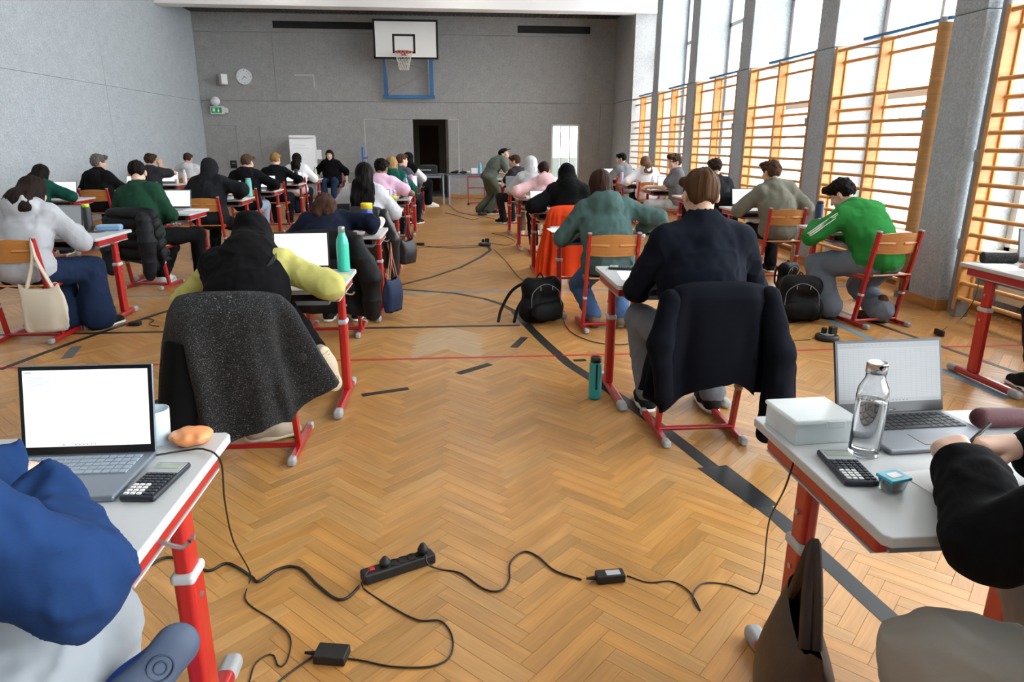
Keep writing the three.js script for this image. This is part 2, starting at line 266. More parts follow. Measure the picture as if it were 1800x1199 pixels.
  // louvred air grille low on the wall
  const lg = part('air_grille', rbox(0.75, 0.56, 0.015, -2.98, 0.42, ZB + 0.008), std(0x77797a, 0.6), bw); for (let i = 0; i < 11; i++) { const s = part('louvre', box(0.71, 0.028, 0.02, -2.98, 0.18 + i * 0.047, ZB + 0.022), std(0x8d8f90, 0.5), lg); s.geometry.rotateX(0); }
  // dark room behind the open door
  const dk = std(0xa8a49c, 0.9), room = struct('corridor', mergeGeometries([box(0.1, 2.4, 3, -1.75, 1.2, ZB - 1.7), box(2.4, 2.4, 0.1, -0.6, 1.2, ZB - 3.2), box(2.4, 0.1, 3, -0.6, 2.45, ZB - 1.7), box(0.1, 2.4, 3, 0.55, 1.2, ZB - 1.7), box(2.4, 0.05, 3.2, -0.6, -0.025, ZB - 1.6)]), dk);
  part('inner_door', rbox(0.6, 2.0, 0.05, -0.75, 1.0, ZB - 3.1), std(0x4a3020, 0.7), room);
  const d1 = struct('door_1', boxUV(rbox(0.05, 2.06, 0.62, -0.16, 1.04, ZB - 0.40)), std(0x77787a, 0.9)); d1.userData.label = 'grey door leaf standing open into the dark corridor'; part('door_edge', rbox(0.02, 2.06, 0.05, -0.145, 1.04, ZB - 0.06), std(0x8a7350, 0.6), d1);
  // bright glazed door
  const d2 = struct('door_2', mergeGeometries([rbox(0.05, 1.97, 0.08, D2[0] + 0.025, 0.985, ZB - 0.04), rbox(0.05, 1.97, 0.08, D2[1] - 0.025, 0.985, ZB - 0.04), rbox(0.78, 0.05, 0.08, 3.1, 1.95, ZB - 0.04), rbox(0.78, 0.08, 0.08, 3.1, 0.04, ZB - 0.04), rbox(0.03, 1.9, 0.06, 2.975, 1.0, ZB - 0.04), rbox(0.03, 1.9, 0.06, 3.225, 1.0, ZB - 0.04)].map((g) => g.index ? g.toNonIndexed() : g)), std(0xd7dadb, 0.5));
  d2.userData.label = 'narrow glazed door with three tall panes and pale frame';
  for (const x of [2.865, 3.1, 3.345]) part('pane', box(0.2, 1.86, 0.006, x, 1.0, ZB - 0.05), M.glass, d2);
  struct('outside_wall', box(2.2, 1.05, 0.2, 3.1, 0.52, ZB - 2.6), std(0x5c625c, 0.9));
}
// right side: pier, pillars, windows, sill walls
const PN = (k) => -5.80 - 2.36 * k;
{
  const pier = struct('wall_right', boxUV(rbox(0.75, 2.52, 19.5 - 17.42, XP + 0.375, 1.26, (ZB - 17.42) / 2, 0.004, 1)), M.wallBack); part('wall_panel', boxUV(rbox(0.75, CEIL - 2.532, 19.5 - 17.42, XP + 0.375, (CEIL + 2.532) / 2, (ZB - 17.42) / 2, 0.004, 1)), M.wallBack, pier);
  
  for (let k = -3; k < 5; k++) {
    const z = PN(k), p = struct('pillar', boxUV(rbox(XW - XP + 0.1, 2.545, 0.4, (XP + XW + 0.1) / 2, 2.545 / 2, z - 0.2, 0.012, 2)), M.wall); p.userData.label = 'grey felt-clad pillar between the windows';
    part('pillar_upper', boxUV(rbox(XW - XP + 0.1, CEIL - 2.55, 0.4, (XP + XW + 0.1) / 2, (CEIL + 2.55) / 2, z - 0.2, 0.012, 2)), M.wall, p);
    part('baseboard', boxUV(mergeGeometries([rbox(0.018, 0.1, 0.436, XP - 0.009, 0.05, z - 0.2, 0.003, 1), rbox(0.5, 0.1, 0.018, XP + 0.25, 0.05, z + 0.009, 0.003, 1)])), M.base, p);
  }
  const frame = std(0xc9cdcf, 0.45), sillM = std(0xd9cdb0, 0.6);
  for (let k = -3; k < 5; k++) {
    const z0 = PN(k) - 0.4, z1 = k < 4 ? PN(k + 1) : -17.42, zc = (z0 + z1) / 2, w = z0 - z1;   // bay behind pillar k
    struct('wall_sill', boxUV(box(0.22, 0.52, w, XW + 0.05, 0.26, zc)), M.wall);
    const wi = struct('window_' + (k + 4), mergeGeometries([...[-1, 1].map((s) => rbox(0.07, CEIL - 0.52, 0.07, XW, (CEIL + 0.52) / 2, zc + s * (w / 2 - 0.035))), rbox(0.07, CEIL - 0.52, 0.05, XW, (CEIL + 0.52) / 2, zc), ...[0.55, 2.0, 3.5, CEIL - 0.04].map((y) => rbox(0.07, 0.07, w, XW, y, zc))].map((g) => g.index ? g.toNonIndexed() : g)), frame);
    wi.userData.label = 'tall white framed window bay behind the wall bars';
    part('window_sill', rbox(0.24, 0.03, w, XW - 0.12, 0.535, zc), sillM, wi);
    for (const s of [-1, 1]) for (const [a, b] of [[0.585, 1.965], [2.035, 3.465], [3.535, CEIL - 0.08]]) part('pane', box(0.006, b - a, w / 2 - 0.1, XW, (a + b) / 2, zc + s * (w / 4 - 0.005)), M.glass, wi);
    // radiator below the sill
    const r = thing('radiator', 'cream panel radiator below the window sill behind the wall bars', 'radiator', [XW - 0.13, 0.1, zc], 0, 'radiators under the windows');
    part('panel', rbox(0.08, 0.36, w - 0.35, 0, 0.2, 0, 0.01), std(0xd8d2c4, 0.5), r); for (const s of [-1, 1]) part('foot', box(0.05, 0.1, 0.04, 0, -0.03, s * (w / 2 - 0.4)), M.steelGrey, r);
  }
  struct('ground_outside', box(30, 0.1, 60, XW + 15.3, -0.35, -8), std(0xb9bcbd, 0.95));
  struct('ground_back', box(14, 0.1, 12, 2, -0.35, ZB - 6.6), std(0xb9bcbd, 0.95));
}
// ceiling
{
  const c = struct('ceiling', box(XW + 0.4 - XL, 0.2, 24.6, (XW + 0.4 + XL) / 2, CEIL + 0.1, -7.3), M.ceiling);
  struct('trim_1', rbox(XW - XL, CEIL - 4.44, 0.42, (XW + XL) / 2, (CEIL + 4.44) / 2, ZBEAM - 0.2, 0.01), M.white).userData.label = 'white beam spanning the hall below the ceiling';
  const lc = struct('ceiling_low', box(XW - XL, 0.05, ZBEAM - 0.4 - ZB, (XW + XL) / 2, LOWC + 0.06, (ZBEAM - 0.4 + ZB) / 2), M.slat);
  const n = 100, p = (XP + 0.2 - XL) / n, g = rbox(p * 0.78, 0.02, ZBEAM - 0.42 - ZB, 0, LOWC + 0.02, (ZBEAM - 0.42 + ZB) / 2, 0.003, 1);
  for (let i = 0; i < n; i++) part('slat', g, M.slat, lc).position.x = XL + (i + 0.5) * p;
  const glow = new THREE.MeshStandardMaterial({ color: 0xffffff, emissive: new THREE.Color(1, 0.96, 0.9), emissiveIntensity: 1.5 });
  for (const [x, z] of LAMPS) { const l = thing('ceiling_lamp', 'long rectangular ceiling lamp panel above the hall', 'lamp', [x, CEIL - 0.08, z], 0, 'ceiling lamps'); part('housing', rbox(0.56, 0.07, 1.56, 0, 0.04, 0), M.white, l); part('diffuser', box(0.5, 0.01, 1.5, 0, 0, 0), glow, l); }
}
// ---------------------------------------------------------------- sheets with thickness
function sheet(nu, nv, fn, thick) {                                   // fn(u,v) -> [x,y,z] of the top side; thickness goes along minus the normal
  const P = [], N = [], e = 1e-3, at = (u, v) => V(...fn(u, v));
  for (let j = 0; j <= nv; j++) for (let i = 0; i <= nu; i++) {
    const u = i / nu, v = j / nv, p = at(u, v), du = at(Math.min(1, u + e), v).sub(at(Math.max(0, u - e), v)), dv = at(u, Math.min(1, v + e)).sub(at(u, Math.max(0, v - e)));
    const n = du.cross(dv).normalize(); P.push(p); N.push(n.lengthSq() > 0.5 ? n : V(0, 1, 0));
  }
  const T = typeof thick === 'function' ? thick : () => thick, pos = [], uv = [], idx = [], w = nu + 1, cnt = P.length;
  P.forEach((p, k) => { pos.push(p.x, p.y, p.z); uv.push((k % w) / nu, Math.floor(k / w) / nv); });
  P.forEach((p, k) => { const q = p.clone().addScaledVector(N[k], -T((k % w) / nu, Math.floor(k / w) / nv)); pos.push(q.x, q.y, q.z); uv.push((k % w) / nu, Math.floor(k / w) / nv); });
  const q = (a, b, c, d) => idx.push(a, b, c, a, c, d);
  for (let j = 0; j < nv; j++) for (let i = 0; i < nu; i++) { const a = j * w + i; q(a, a + 1, a + w + 1, a + w); q(cnt + a, cnt + a + w, cnt + a + w + 1, cnt + a + 1); }
  for (let i = 0; i < nu; i++) { const a = i, b = nv * w + i; q(a, cnt + a, cnt + a + 1, a + 1); q(b, b + 1, cnt + b + 1, cnt + b); }
  for (let j = 0; j < nv; j++) { const a = j * w, b = j * w + nu; q(a, a + w, cnt + a + w, cnt + a); q(b, cnt + b, cnt + b + w, b + w); }
  const g = new THREE.BufferGeometry(); g.setAttribute('position', new THREE.Float32BufferAttribute(pos, 3)); g.setAttribute('uv', new THREE.Float32BufferAttribute(uv, 2)); g.setIndex(idx);
  const h = g.toNonIndexed(); h.computeVertexNormals(); const m = mergeVertices(h, 1e-5); return creased(g);
}
function creased(g, ang = 0.7) { const h = g.index ? g.toNonIndexed() : g; return toCreased(h, ang); }
function toCreased(g, ang) { // smooth normals across soft edges only
  const p = g.attributes.position, n = p.count, key = (i) => Math.round(p.getX(i) * 2e4) + '_' + Math.round(p.getY(i) * 2e4) + '_' + Math.round(p.getZ(i) * 2e4), fn = [], map = new Map();
  const a = V(0, 0, 0), b = V(0, 0, 0), c = V(0, 0, 0);
  for (let t = 0; t < n; t += 3) { a.fromBufferAttribute(p, t); b.fromBufferAttribute(p, t + 1); c.fromBufferAttribute(p, t + 2); const f = b.clone().sub(a).cross(c.clone().sub(a)); fn.push(f); for (let k = 0; k < 3; k++) { const q = key(t + k); (map.get(q) ?? map.set(q, []).get(q)).push(t / 3); } }
  const N = new Float32Array(n * 3), co = Math.cos(ang);
  for (let i = 0; i < n; i++) { const f = fn[Math.floor(i / 3)], fl = f.length() || 1, s = V(0, 0, 0); for (const t of map.get(key(i))) { const g2 = fn[t]; if (g2.dot(f) >= co * fl * (g2.length() || 1)) s.add(g2); } s.normalize(); N[i * 3] = s.x; N[i * 3 + 1] = s.y; N[i * 3 + 2] = s.z; }
  g.setAttribute('normal', new THREE.BufferAttribute(N, 3)); return g;
}
// ---------------------------------------------------------------- wall bars, pipes
{
  const heights = [2.50, 2.375, 1.985, 1.845, 1.705, 1.565, 1.425, 1.285, 1.145, 1.005, 0.865, 0.725, 0.585, 0.445, 0.305, 0.165];
  const unit = (k) => {
    const z0 = PN(k) - (k === 0 ? 0.56 : 0.425), z1 = PN(k + 1) + (k === -1 ? 0.2 : 0.03), w = z0 - z1, zc = (z0 + z1) / 2;
    const t = thing('wall_bars', 'wooden wall bars with two bays of rungs in front of a window', 'wall bars', [XP + 0.07, 0, zc], 0, 'wall bars along the windows');
    for (const s of [-1, 0, 1]) part('upright', boxUV(mergeGeometries([rbox(0.13, 2.48, 0.042, 0, 1.30, s * (w / 2 - 0.021), 0.006, 1), rbox(0.03, 2.48, 0.06, 0.06, 1.30, s * (w / 2 - 0.03), 0.006, 1)].map((g) => g.index ? g.toNonIndexed() : g))), M.bars, t);
    heights.forEach((y, i) => { for (const s of [-1, 1]) { const back = i === 1 || i === 3, g = rod([0, 0, -w / 4 + 0.02], [0, 0, w / 4 - 0.02], 0.019, 0.019, 10); g.scale(1.25, 1, 1); part('rung', boxUV(g), M.bars, t).position.set(back ? 0.045 : -0.03, y, s * w / 4); } });
    const br = part('top_rail', rbox(0.05, 0.03, w * 0.78, 0.05, 2.575, w * 0.11), M.blueFrame, t, 'blue steel rail'); part('hook', rbox(0.06, 0.09, 0.02, -0.02, 2.54, w / 2 - 0.03), M.steel, br);
    for (const s of [-1, 1]) part('foot', rbox(0.12, 0.14, 0.06, 0, 0.07, s * (w / 2 - 0.03)), M.steelGrey, t, 'grey steel foot');
    part('hinge', rbox(0.02, 0.08, 0.05, -0.07, 1.75, w / 2 - 0.03), M.steel, t);
    return t;
  };
  const names = ['between the last pillar and the wall pier', 'behind the girl in the white hoodie', 'behind the student turning round', 'behind the olive blazer', 'behind the student in the bright green sweater', 'beside the front window-side desk with the round pencil case'];
  for (let k = 4; k >= -1; k--) { const u = unit(k); u.userData.label = 'wooden wall bars ' + names[4 - k]; }
  const pipe = (z, y1, label) => { const t = thing('heating_pipe', label, 'pipe', [XP + 0.12, 0, z]); part('tube', lathe([[0, 0], [0.042, 0], [0.042, y1], [0, y1]], 18), M.pipe, t); for (const y of [0.62, 0.66 + 0.72]) part('collar', lathe([[0.043, y - 0.05], [0.052, y - 0.045], [0.052, y + 0.045], [0.043, y + 0.05]], 18), M.capGrey, t); part('bracket', rbox(0.1, 0.03, 0.03, 0.06, 1.4, 0), M.steel, t); };
  pipe(PN(0) + 0.075, 3.05, 'tall grey heating pipe in front of the pillar beside the near wall bars');
  pipe(PN(0) - 0.475, 3.0, 'grey heating pipe behind the pillar next to the green sweater student\'s wall bars');
}
// ---------------------------------------------------------------- desks and chairs
const DH = 0.735, DW = 0.735, DD = 0.615;
function makeDesk() {
  const t = thing('school_desk', 'desk', 'desk');
  const top = extrude([[-DW / 2 + 0.012, -DD / 2], [DW / 2 - 0.012, -DD / 2], [DW / 2, -DD / 2 + 0.012], [DW / 2, DD / 2 - 0.012], [DW / 2 - 0.012, DD / 2], [-DW / 2 + 0.012, DD / 2], [-DW / 2, DD / 2 - 0.012], [-DW / 2, -DD / 2 + 0.012]], 0.018, 0.003); top.rotateX(Math.PI / 2); top.translate(0, DH - 0.003, 0);
  part('tabletop', boxUV(top), M.top, t, 'light grey laminate tabletop');
  for (const s of [-1, 1]) {
    const leg = part('leg', mergeGeometries([rbox(0.05, 0.42, 0.078, s * 0.305, 0.255, -0.09, 0.016), rbox(0.04, 0.3, 0.064, s * 0.305, 0.56, -0.09, 0.013)].map((g) => g.index ? g.toNonIndexed() : g)), M.redDark, t, 'red steel leg column');
    part('clamp_ring', rbox(0.058, 0.03, 0.086, s * 0.305, 0.465, -0.09, 0.012), M.clip, leg); for (const y of [0.4, 0.56]) part('screw', rod([s * 0.325, y, -0.09], [s * 0.333, y, -0.09], 0.008), M.steel, leg);
    const foot = part('foot', rbox(0.05, 0.042, 0.48, s * 0.305, 0.03, 0, 0.018, 3), M.red, t, 'red floor runner');
    for (const e of [-1, 1]) part('foot_cap', rbox(0.054, 0.05, 0.085, s * 0.305, 0.027, e * 0.265, 0.02, 3), M.capGrey, foot, 'grey plastic end cap');
    const rail = part('side_rail', bar([s * 0.336, 0.686, -0.25], [s * 0.336, 0.686, 0.255], 0.03, 0.046), M.red, t); part('rail_flange', box(0.04, 0.005, 0.49, s * 0.332, 0.6605, 0.0), M.clip, rail, 'light grey rail edge');
  }
  part('tray', mergeGeometries([box(0.575, 0.006, 0.42, 0, 0.635, 0), box(0.575, 0.07, 0.006, 0, 0.67, -0.2), box(0.006, 0.07, 0.42, 0.285, 0.67, 0), box(0.006, 0.07, 0.42, -0.285, 0.67, 0), box(0.575, 0.02, 0.006, 0, 0.645, 0.208)]), M.tray, t, 'grey sheet-metal book tray');
  part('cross_rail', bar([-0.3, 0.66, -0.12], [0.3, 0.66, -0.12], 0.03, 0.05), M.red, t);
  part('bag_hook', tube([[0.33, 0.69, 0.12], [0.37, 0.675, 0.125], [0.40, 0.67, 0.13], [0.415, 0.685, 0.132]], 0.005, 6, 10), M.steel, t);
  return t;
}
function makeChair() {
  const t = thing('school_chair', 'chair', 'chair');
  const seat = sheet(14, 12, (u, v) => { const x = (u - 0.5) * 0.39 * (1 - 0.10 * Math.pow(Math.abs(v - 0.35) * 1.3, 2)), z = -0.20 + v * 0.385; return [x, 0.438 - 0.012 * Math.cos((u - 0.5) * Math.PI) * Math.sin(v * Math.PI) - 0.035 * Math.pow(Math.max(0, 0.18 - v) / 0.18, 2) + 0.012 * Math.pow(Math.max(0, v - 0.75) / 0.25, 2), z]; }, -0.011);
  part('seat', seat, M.beech, t, 'beech plywood seat');
  const back = sheet(16, 6, (u, v) => { const a = (u - 0.5) * 2, y = 0.615 + v * 0.175 - 0.012 * a * a * (v > 0.5 ? 1 : -0.4); return [a * 0.187 * (1 - 0.04 * Math.abs(2 * v - 1) ** 3), y, 0.185 + 0.028 * (1 - a * a) + (y - 0.7) * 0.19]; }, 0.011);
  part('backrest', back, M.beech, t, 'curved beech plywood backrest');
  for (const s of [-1, 1]) {
    const tb = part('frame_tube', mergeGeometries([bar([s * 0.2, 0.03, 0.055], [s * 0.197, 0.80, 0.205], 0.026, 0.038), rbox(0.02, 0.1, 0.03, s * 0.19, 0.70, 0.185, 0.004)].map((g) => g.index ? g.toNonIndexed() : g)), M.red, t, 'red steel side tube');
    part('tube_cap', rbox(0.03, 0.012, 0.042, s * 0.197, 0.803, 0.205), M.capGrey, tb); part('clamp_ring', rbox(0.034, 0.024, 0.048, s * 0.199, 0.27, 0.10, 0.008), M.clip, tb);
    const r = part('runner', bar([s * 0.2, 0.022, -0.19], [s * 0.2, 0.022, 0.2], 0.034, 0.032), M.red, t);
    for (const [z, l] of [[-0.205, 0.05], [0.215, 0.055]]) part('runner_cap', rbox(0.04, 0.042, l, s * 0.2, 0.022, z, 0.014, 3), M.capGrey, r, 'grey plastic cap');
    part('seat_rail', mergeGeometries([bar([s * 0.19, 0.405, 0.125], [s * 0.18, 0.418, -0.17], 0.022, 0.026), rbox(0.03, 0.03, 0.03, s * 0.19, 0.4, 0.13)].map((g) => g.index ? g.toNonIndexed() : g)), M.red, t);
  }
  part('crossbar', rod([-0.2, 0.04, 0.07], [0.2, 0.04, 0.07], 0.013), M.red, t);
  return t;
}
const desk0 = makeDesk(), chair0 = makeChair();
let deskUsed = false, chairUsed = false;
function desk(x, zFar, label, turn = 0) { const p = [x, 0, zFar + DD / 2]; if (!deskUsed) { deskUsed = true; desk0.position.set(...p); desk0.rotation.y = turn; desk0.userData.label = label; desk0.userData.group = 'school desks in rows'; return desk0; } return copyOf(desk0, label, p, turn); }
function chair(x, z, label, turn = 0) { if (!chairUsed) { chairUsed = true; chair0.position.set(x, 0, z); chair0.rotation.y = turn; chair0.userData.label = label; chair0.userData.group = 'school chairs at the desks'; return chair0; } return copyOf(chair0, label, [x, 0, z], turn); }
// ---------------------------------------------------------------- smooth solids (tapered capsules and ellipsoids joined and meshed)
function cap(a, b, ra, rb = ra, k = 0.03, n, s = 1) { return { t: 0, a, b, ra, rb, k, n, s, bx: b.x - a.x, by: b.y - a.y, bz: b.z - a.z, bb: Math.max(1e-9, a.distanceToSquared(b)) }; }
function ell(c, rx, ry, rz, k = 0.02, q) { const m = new THREE.Matrix4(); if (q) m.makeRotationFromQuaternion(q.clone().invert()); return { t: 1, c, rx, ry, rz, k, e: m.elements }; }
function sub(p, k = 0.01) { return { ...p, sub: true, k }; }
function dPrim(p, x, y, z) {
  if (p.t === 0) {
    const px = x - p.a.x, py = y - p.a.y, pz = z - p.a.z; let h = (px * p.bx + py * p.by + pz * p.bz) / p.bb; h = h < 0 ? 0 : h > 1 ? 1 : h;
    let qx = px - p.bx * h, qy = py - p.by * h, qz = pz - p.bz * h;
    if (p.n) { const d = (qx * p.n.x + qy * p.n.y + qz * p.n.z) * (1 / p.s - 1); qx += p.n.x * d; qy += p.n.y * d; qz += p.n.z * d; return (Math.sqrt(qx * qx + qy * qy + qz * qz) - p.ra - (p.rb - p.ra) * h) * p.s; }
    return Math.sqrt(qx * qx + qy * qy + qz * qz) - p.ra - (p.rb - p.ra) * h;
  }
  const dx = x - p.c.x, dy = y - p.c.y, dz = z - p.c.z, e = p.e, a = (e[0] * dx + e[4] * dy + e[8] * dz) / p.rx, b = (e[1] * dx + e[5] * dy + e[9] * dz) / p.ry, c = (e[2] * dx + e[6] * dy + e[10] * dz) / p.rz;
  const k0 = Math.sqrt(a * a + b * b + c * c), k1 = Math.sqrt(a * a / (p.rx * p.rx) + b * b / (p.ry * p.ry) + c * c / (p.rz * p.rz)); return k1 < 1e-9 ? -Math.min(p.rx, p.ry, p.rz) : k0 * (k0 - 1) / k1;
}
function reach(p) { return p.t === 0 ? [Math.min(p.a.x, p.b.x), Math.min(p.a.y, p.b.y), Math.min(p.a.z, p.b.z), Math.max(p.a.x, p.b.x), Math.max(p.a.y, p.b.y), Math.max(p.a.z, p.b.z), Math.max(p.ra, p.rb)] : [p.c.x, p.c.y, p.c.z, p.c.x, p.c.y, p.c.z, Math.max(p.rx, p.ry, p.rz)]; }
function solid(prims, cell, { disp, color, uvScale = 1 } = {}) {
  const add = prims.filter((p) => !p.sub), subs = prims.filter((p) => p.sub), lo = [1e9, 1e9, 1e9], hi = [-1e9, -1e9, -1e9];
  for (const p of add) { const r = reach(p); for (let i = 0; i < 3; i++) { lo[i] = Math.min(lo[i], r[i] - r[6]); hi[i] = Math.max(hi[i], r[i + 3] + r[6]); } }
  for (let i = 0; i < 3; i++) { lo[i] -= cell * 3; hi[i] += cell * 3; }
  const B = 8, nb = lo.map((l, i) => Math.ceil((hi[i] - l) / cell / B)), N = nb.map((b) => b * B + 1), [nx, ny, nz] = N, F = new Float32Array(nx * ny * nz).fill(1), R = cell * B * 0.87;
  for (let bz = 0; bz < nb[2]; bz++) for (let by = 0; by < nb[1]; by++) for (let bx = 0; bx < nb[0]; bx++) {
    const cx = lo[0] + (bx + 0.5) * B * cell, cy = lo[1] + (by + 0.5) * B * cell, cz = lo[2] + (bz + 0.5) * B * cell;
    const act = []; for (const p of add) if (dPrim(p, cx, cy, cz) < (R + p.k + 0.012)) act.push(p);
    if (!act.length) continue;
    const sact = subs.filter((p) => dPrim(p, cx, cy, cz) < R + 0.03);
    const i1 = bx === nb[0] - 1 ? B : B - 1, j1 = by === nb[1] - 1 ? B : B - 1, k1 = bz === nb[2] - 1 ? B : B - 1;
    for (let k = 0; k <= k1; k++) for (let j = 0; j <= j1; j++) for (let i = 0; i <= i1; i++) {
      const X = bx * B + i, Y = by * B + j, Z = bz * B + k, x = lo[0] + X * cell, y = lo[1] + Y * cell, z = lo[2] + Z * cell;
      let d = 1;
      for (const p of act) { const e = dPrim(p, x, y, z), h = Math.max(p.k - Math.abs(d - e), 0); d = Math.min(d, e) - h * h / (4 * p.k); }
      if (disp && d < 0.03 && d > -0.03) d += disp(x, y, z);
      for (const p of sact) { const e = -dPrim(p, x, y, z), h = Math.max(p.k - Math.abs(d - e), 0); d = Math.max(d, e) + h * h / (4 * p.k); }
      F[X + nx * (Y + ny * Z)] = d;
    }
  }
  const pos = [], idx = [], vid = new Int32Array(nx * ny * nz).fill(-1), sx = 1, sy = nx, sz = nx * ny;
  const E = [[0, 1], [0, 2], [0, 4], [1, 3], [1, 5], [2, 3], [2, 6], [3, 7], [4, 5], [4, 6], [5, 7], [6, 7]], O = [0, sx, sy, sx + sy, sz, sx + sz, sy + sz, sx + sy + sz];
  for (let z = 0; z < nz - 1; z++) for (let y = 0; y < ny - 1; y++) for (let x = 0; x < nx - 1; x++) {
    const b = x + sy * y + sz * z; let m = 0; for (let q = 0; q < 8; q++) if (F[b + O[q]] < 0) m |= 1 << q; if (m === 0 || m === 255) continue;
    let X = 0, Y = 0, Z = 0, c = 0;
    for (const [p, q] of E) { if (((m >> p) & 1) === ((m >> q) & 1)) continue; const f0 = F[b + O[p]], f1 = F[b + O[q]], t = f0 / (f0 - f1); X += (p & 1) + ((q & 1) - (p & 1)) * t; Y += ((p >> 1) & 1) + (((q >> 1) & 1) - ((p >> 1) & 1)) * t; Z += (p >> 2) + ((q >> 2) - (p >> 2)) * t; c++; }
    vid[b] = pos.length / 3; pos.push(lo[0] + (x + X / c) * cell, lo[1] + (y + Y / c) * cell, lo[2] + (z + Z / c) * cell);
  }
  const quad = (a, b, c, d, f) => { if (a < 0 || b < 0 || c < 0 || d < 0) return; f ? idx.push(a, b, c, a, c, d) : idx.push(a, c, b, a, d, c); };
  for (let z = 1; z < nz - 1; z++) for (let y = 1; y < ny - 1; y++) for (let x = 1; x < nx - 1; x++) {
    const b = x + sy * y + sz * z, s = F[b] < 0;
    if (s !== F[b + sx] < 0) quad(vid[b - sy - sz], vid[b - sz], vid[b], vid[b - sy], s);
    if (s !== F[b + sy] < 0) quad(vid[b - sx - sz], vid[b - sx], vid[b], vid[b - sz], s);
    if (s !== F[b + sz] < 0) quad(vid[b - sx - sy], vid[b - sy], vid[b], vid[b - sx], s);
  }
  const g = new THREE.BufferGeometry(); g.setAttribute('position', new THREE.Float32BufferAttribute(pos, 3));
  const n = pos.length / 3, uv = new Float32Array(n * 2), col = color ? new Float32Array(n * 3) : null;
  for (let i = 0; i < n; i++) { const x = pos[i * 3], y = pos[i * 3 + 1], z = pos[i * 3 + 2]; uv[i * 2] = (x * 0.8 + z * 0.6) * uvScale; uv[i * 2 + 1] = y * uvScale; if (col) col.set(color(x, y, z), i * 3); }
  g.setAttribute('uv', new THREE.BufferAttribute(uv, 2)); if (col) g.setAttribute('color', new THREE.BufferAttribute(col, 3)); g.setIndex(idx); g.computeVertexNormals(); return g;
}
function joinIndexed(list) { const gs = list.map((g) => { const h = g.index ? g : mergeVertices(g); for (const k of Object.keys(h.attributes)) if (!['position', 'normal', 'uv', 'color'].includes(k)) h.deleteAttribute(k); return h; }); return gs.length > 1 ? mergeGeometries(gs) : gs[0]; }

// ---------------------------------------------------------------- people
const SKIN = { fair: [0.66, 0.42, 0.31], light: [0.60, 0.37, 0.26], tan: [0.45, 0.26, 0.17], brown: [0.26, 0.14, 0.085] };
const skinMat = new THREE.MeshPhysicalMaterial({ color: 0xffffff, vertexColors: true, roughness: 0.55, sheen: 0.15, sheenRoughness: 0.5 });
const hairMats = {}; const hairMat = (c) => hairMats[c] ??= new THREE.MeshPhysicalMaterial({ color: c, roughness: 0.65, specularIntensity: 0.18, bumpMap: rep(hairTex, 3, 1.2), bumpScale: 0.004 });
const clothMats = {}; const clothMat = (c, o) => clothMats[c + (o ? JSON.stringify(Object.keys(o)) : '')] ??= cloth(c, o);
function ik(a, target, l1, l2, pole) {                                 // middle joint of a two-bone chain and the reached end
  const d = target.clone().sub(a), len = Math.min(d.length(), (l1 + l2) * 0.998); d.normalize(); const end = a.clone().addScaledVector(d, len);
  const x = (l1 * l1 - l2 * l2 + len * len) / (2 * len), h = Math.sqrt(Math.max(0, l1 * l1 - x * x)); const p = pole.clone().addScaledVector(d, -pole.dot(d)); if (p.lengthSq() < 1e-8) p.set(0, -1, 0).addScaledVector(d, d.y); p.normalize();
  return [a.clone().addScaledVector(d, x).addScaledVector(p, h), end];
}
function headPrims(C, Q, s, inflate = 0) {
  const w = (x, y, z) => V(x * s, y * s, z * s).applyQuaternion(Q).add(C), i = inflate, e = (x, y, z, a, b, c, k) => ell(w(x, y, z), a * s + i, b * s + i, c * s + i, k, Q);
  return { skull: [e(0, 0.028, 0.012, 0.074, 0.084, 0.094, 0.02)], face: [e(0, -0.042, -0.026, 0.056, 0.072, 0.062, 0.03), cap(w(0, -0.098, -0.058), w(0, -0.096, -0.05), 0.02 * s + i, 0.022 * s + i, 0.03), cap(w(0, 0.006, -0.086), w(0, -0.03, -0.103), 0.008 * s, 0.0125 * s, 0.016), e(0, 0.026, -0.072, 0.05, 0.014, 0.02, 0.02), e(0.036, -0.03, -0.058, 0.022, 0.024, 0.022, 0.02), e(-0.036, -0.03, -0.058, 0.022, 0.024, 0.022, 0.02), cap(w(-0.018, -0.064, -0.081), w(0.018, -0.064, -0.081), 0.0075 * s, 0.0075 * s, 0.01), sub(ell(w(0.03, 0.006, -0.099), 0.014 * s, 0.010 * s, 0.014 * s, 0.01, Q), 0.012), sub(ell(w(-0.03, 0.006, -0.099), 0.014 * s, 0.010 * s, 0.014 * s, 0.01, Q), 0.012)],
    ears: [e(0.076, -0.008, 0.012, 0.011, 0.031, 0.019, 0.01), e(-0.076, -0.008, 0.012, 0.011, 0.031, 0.019, 0.01)], w };
}
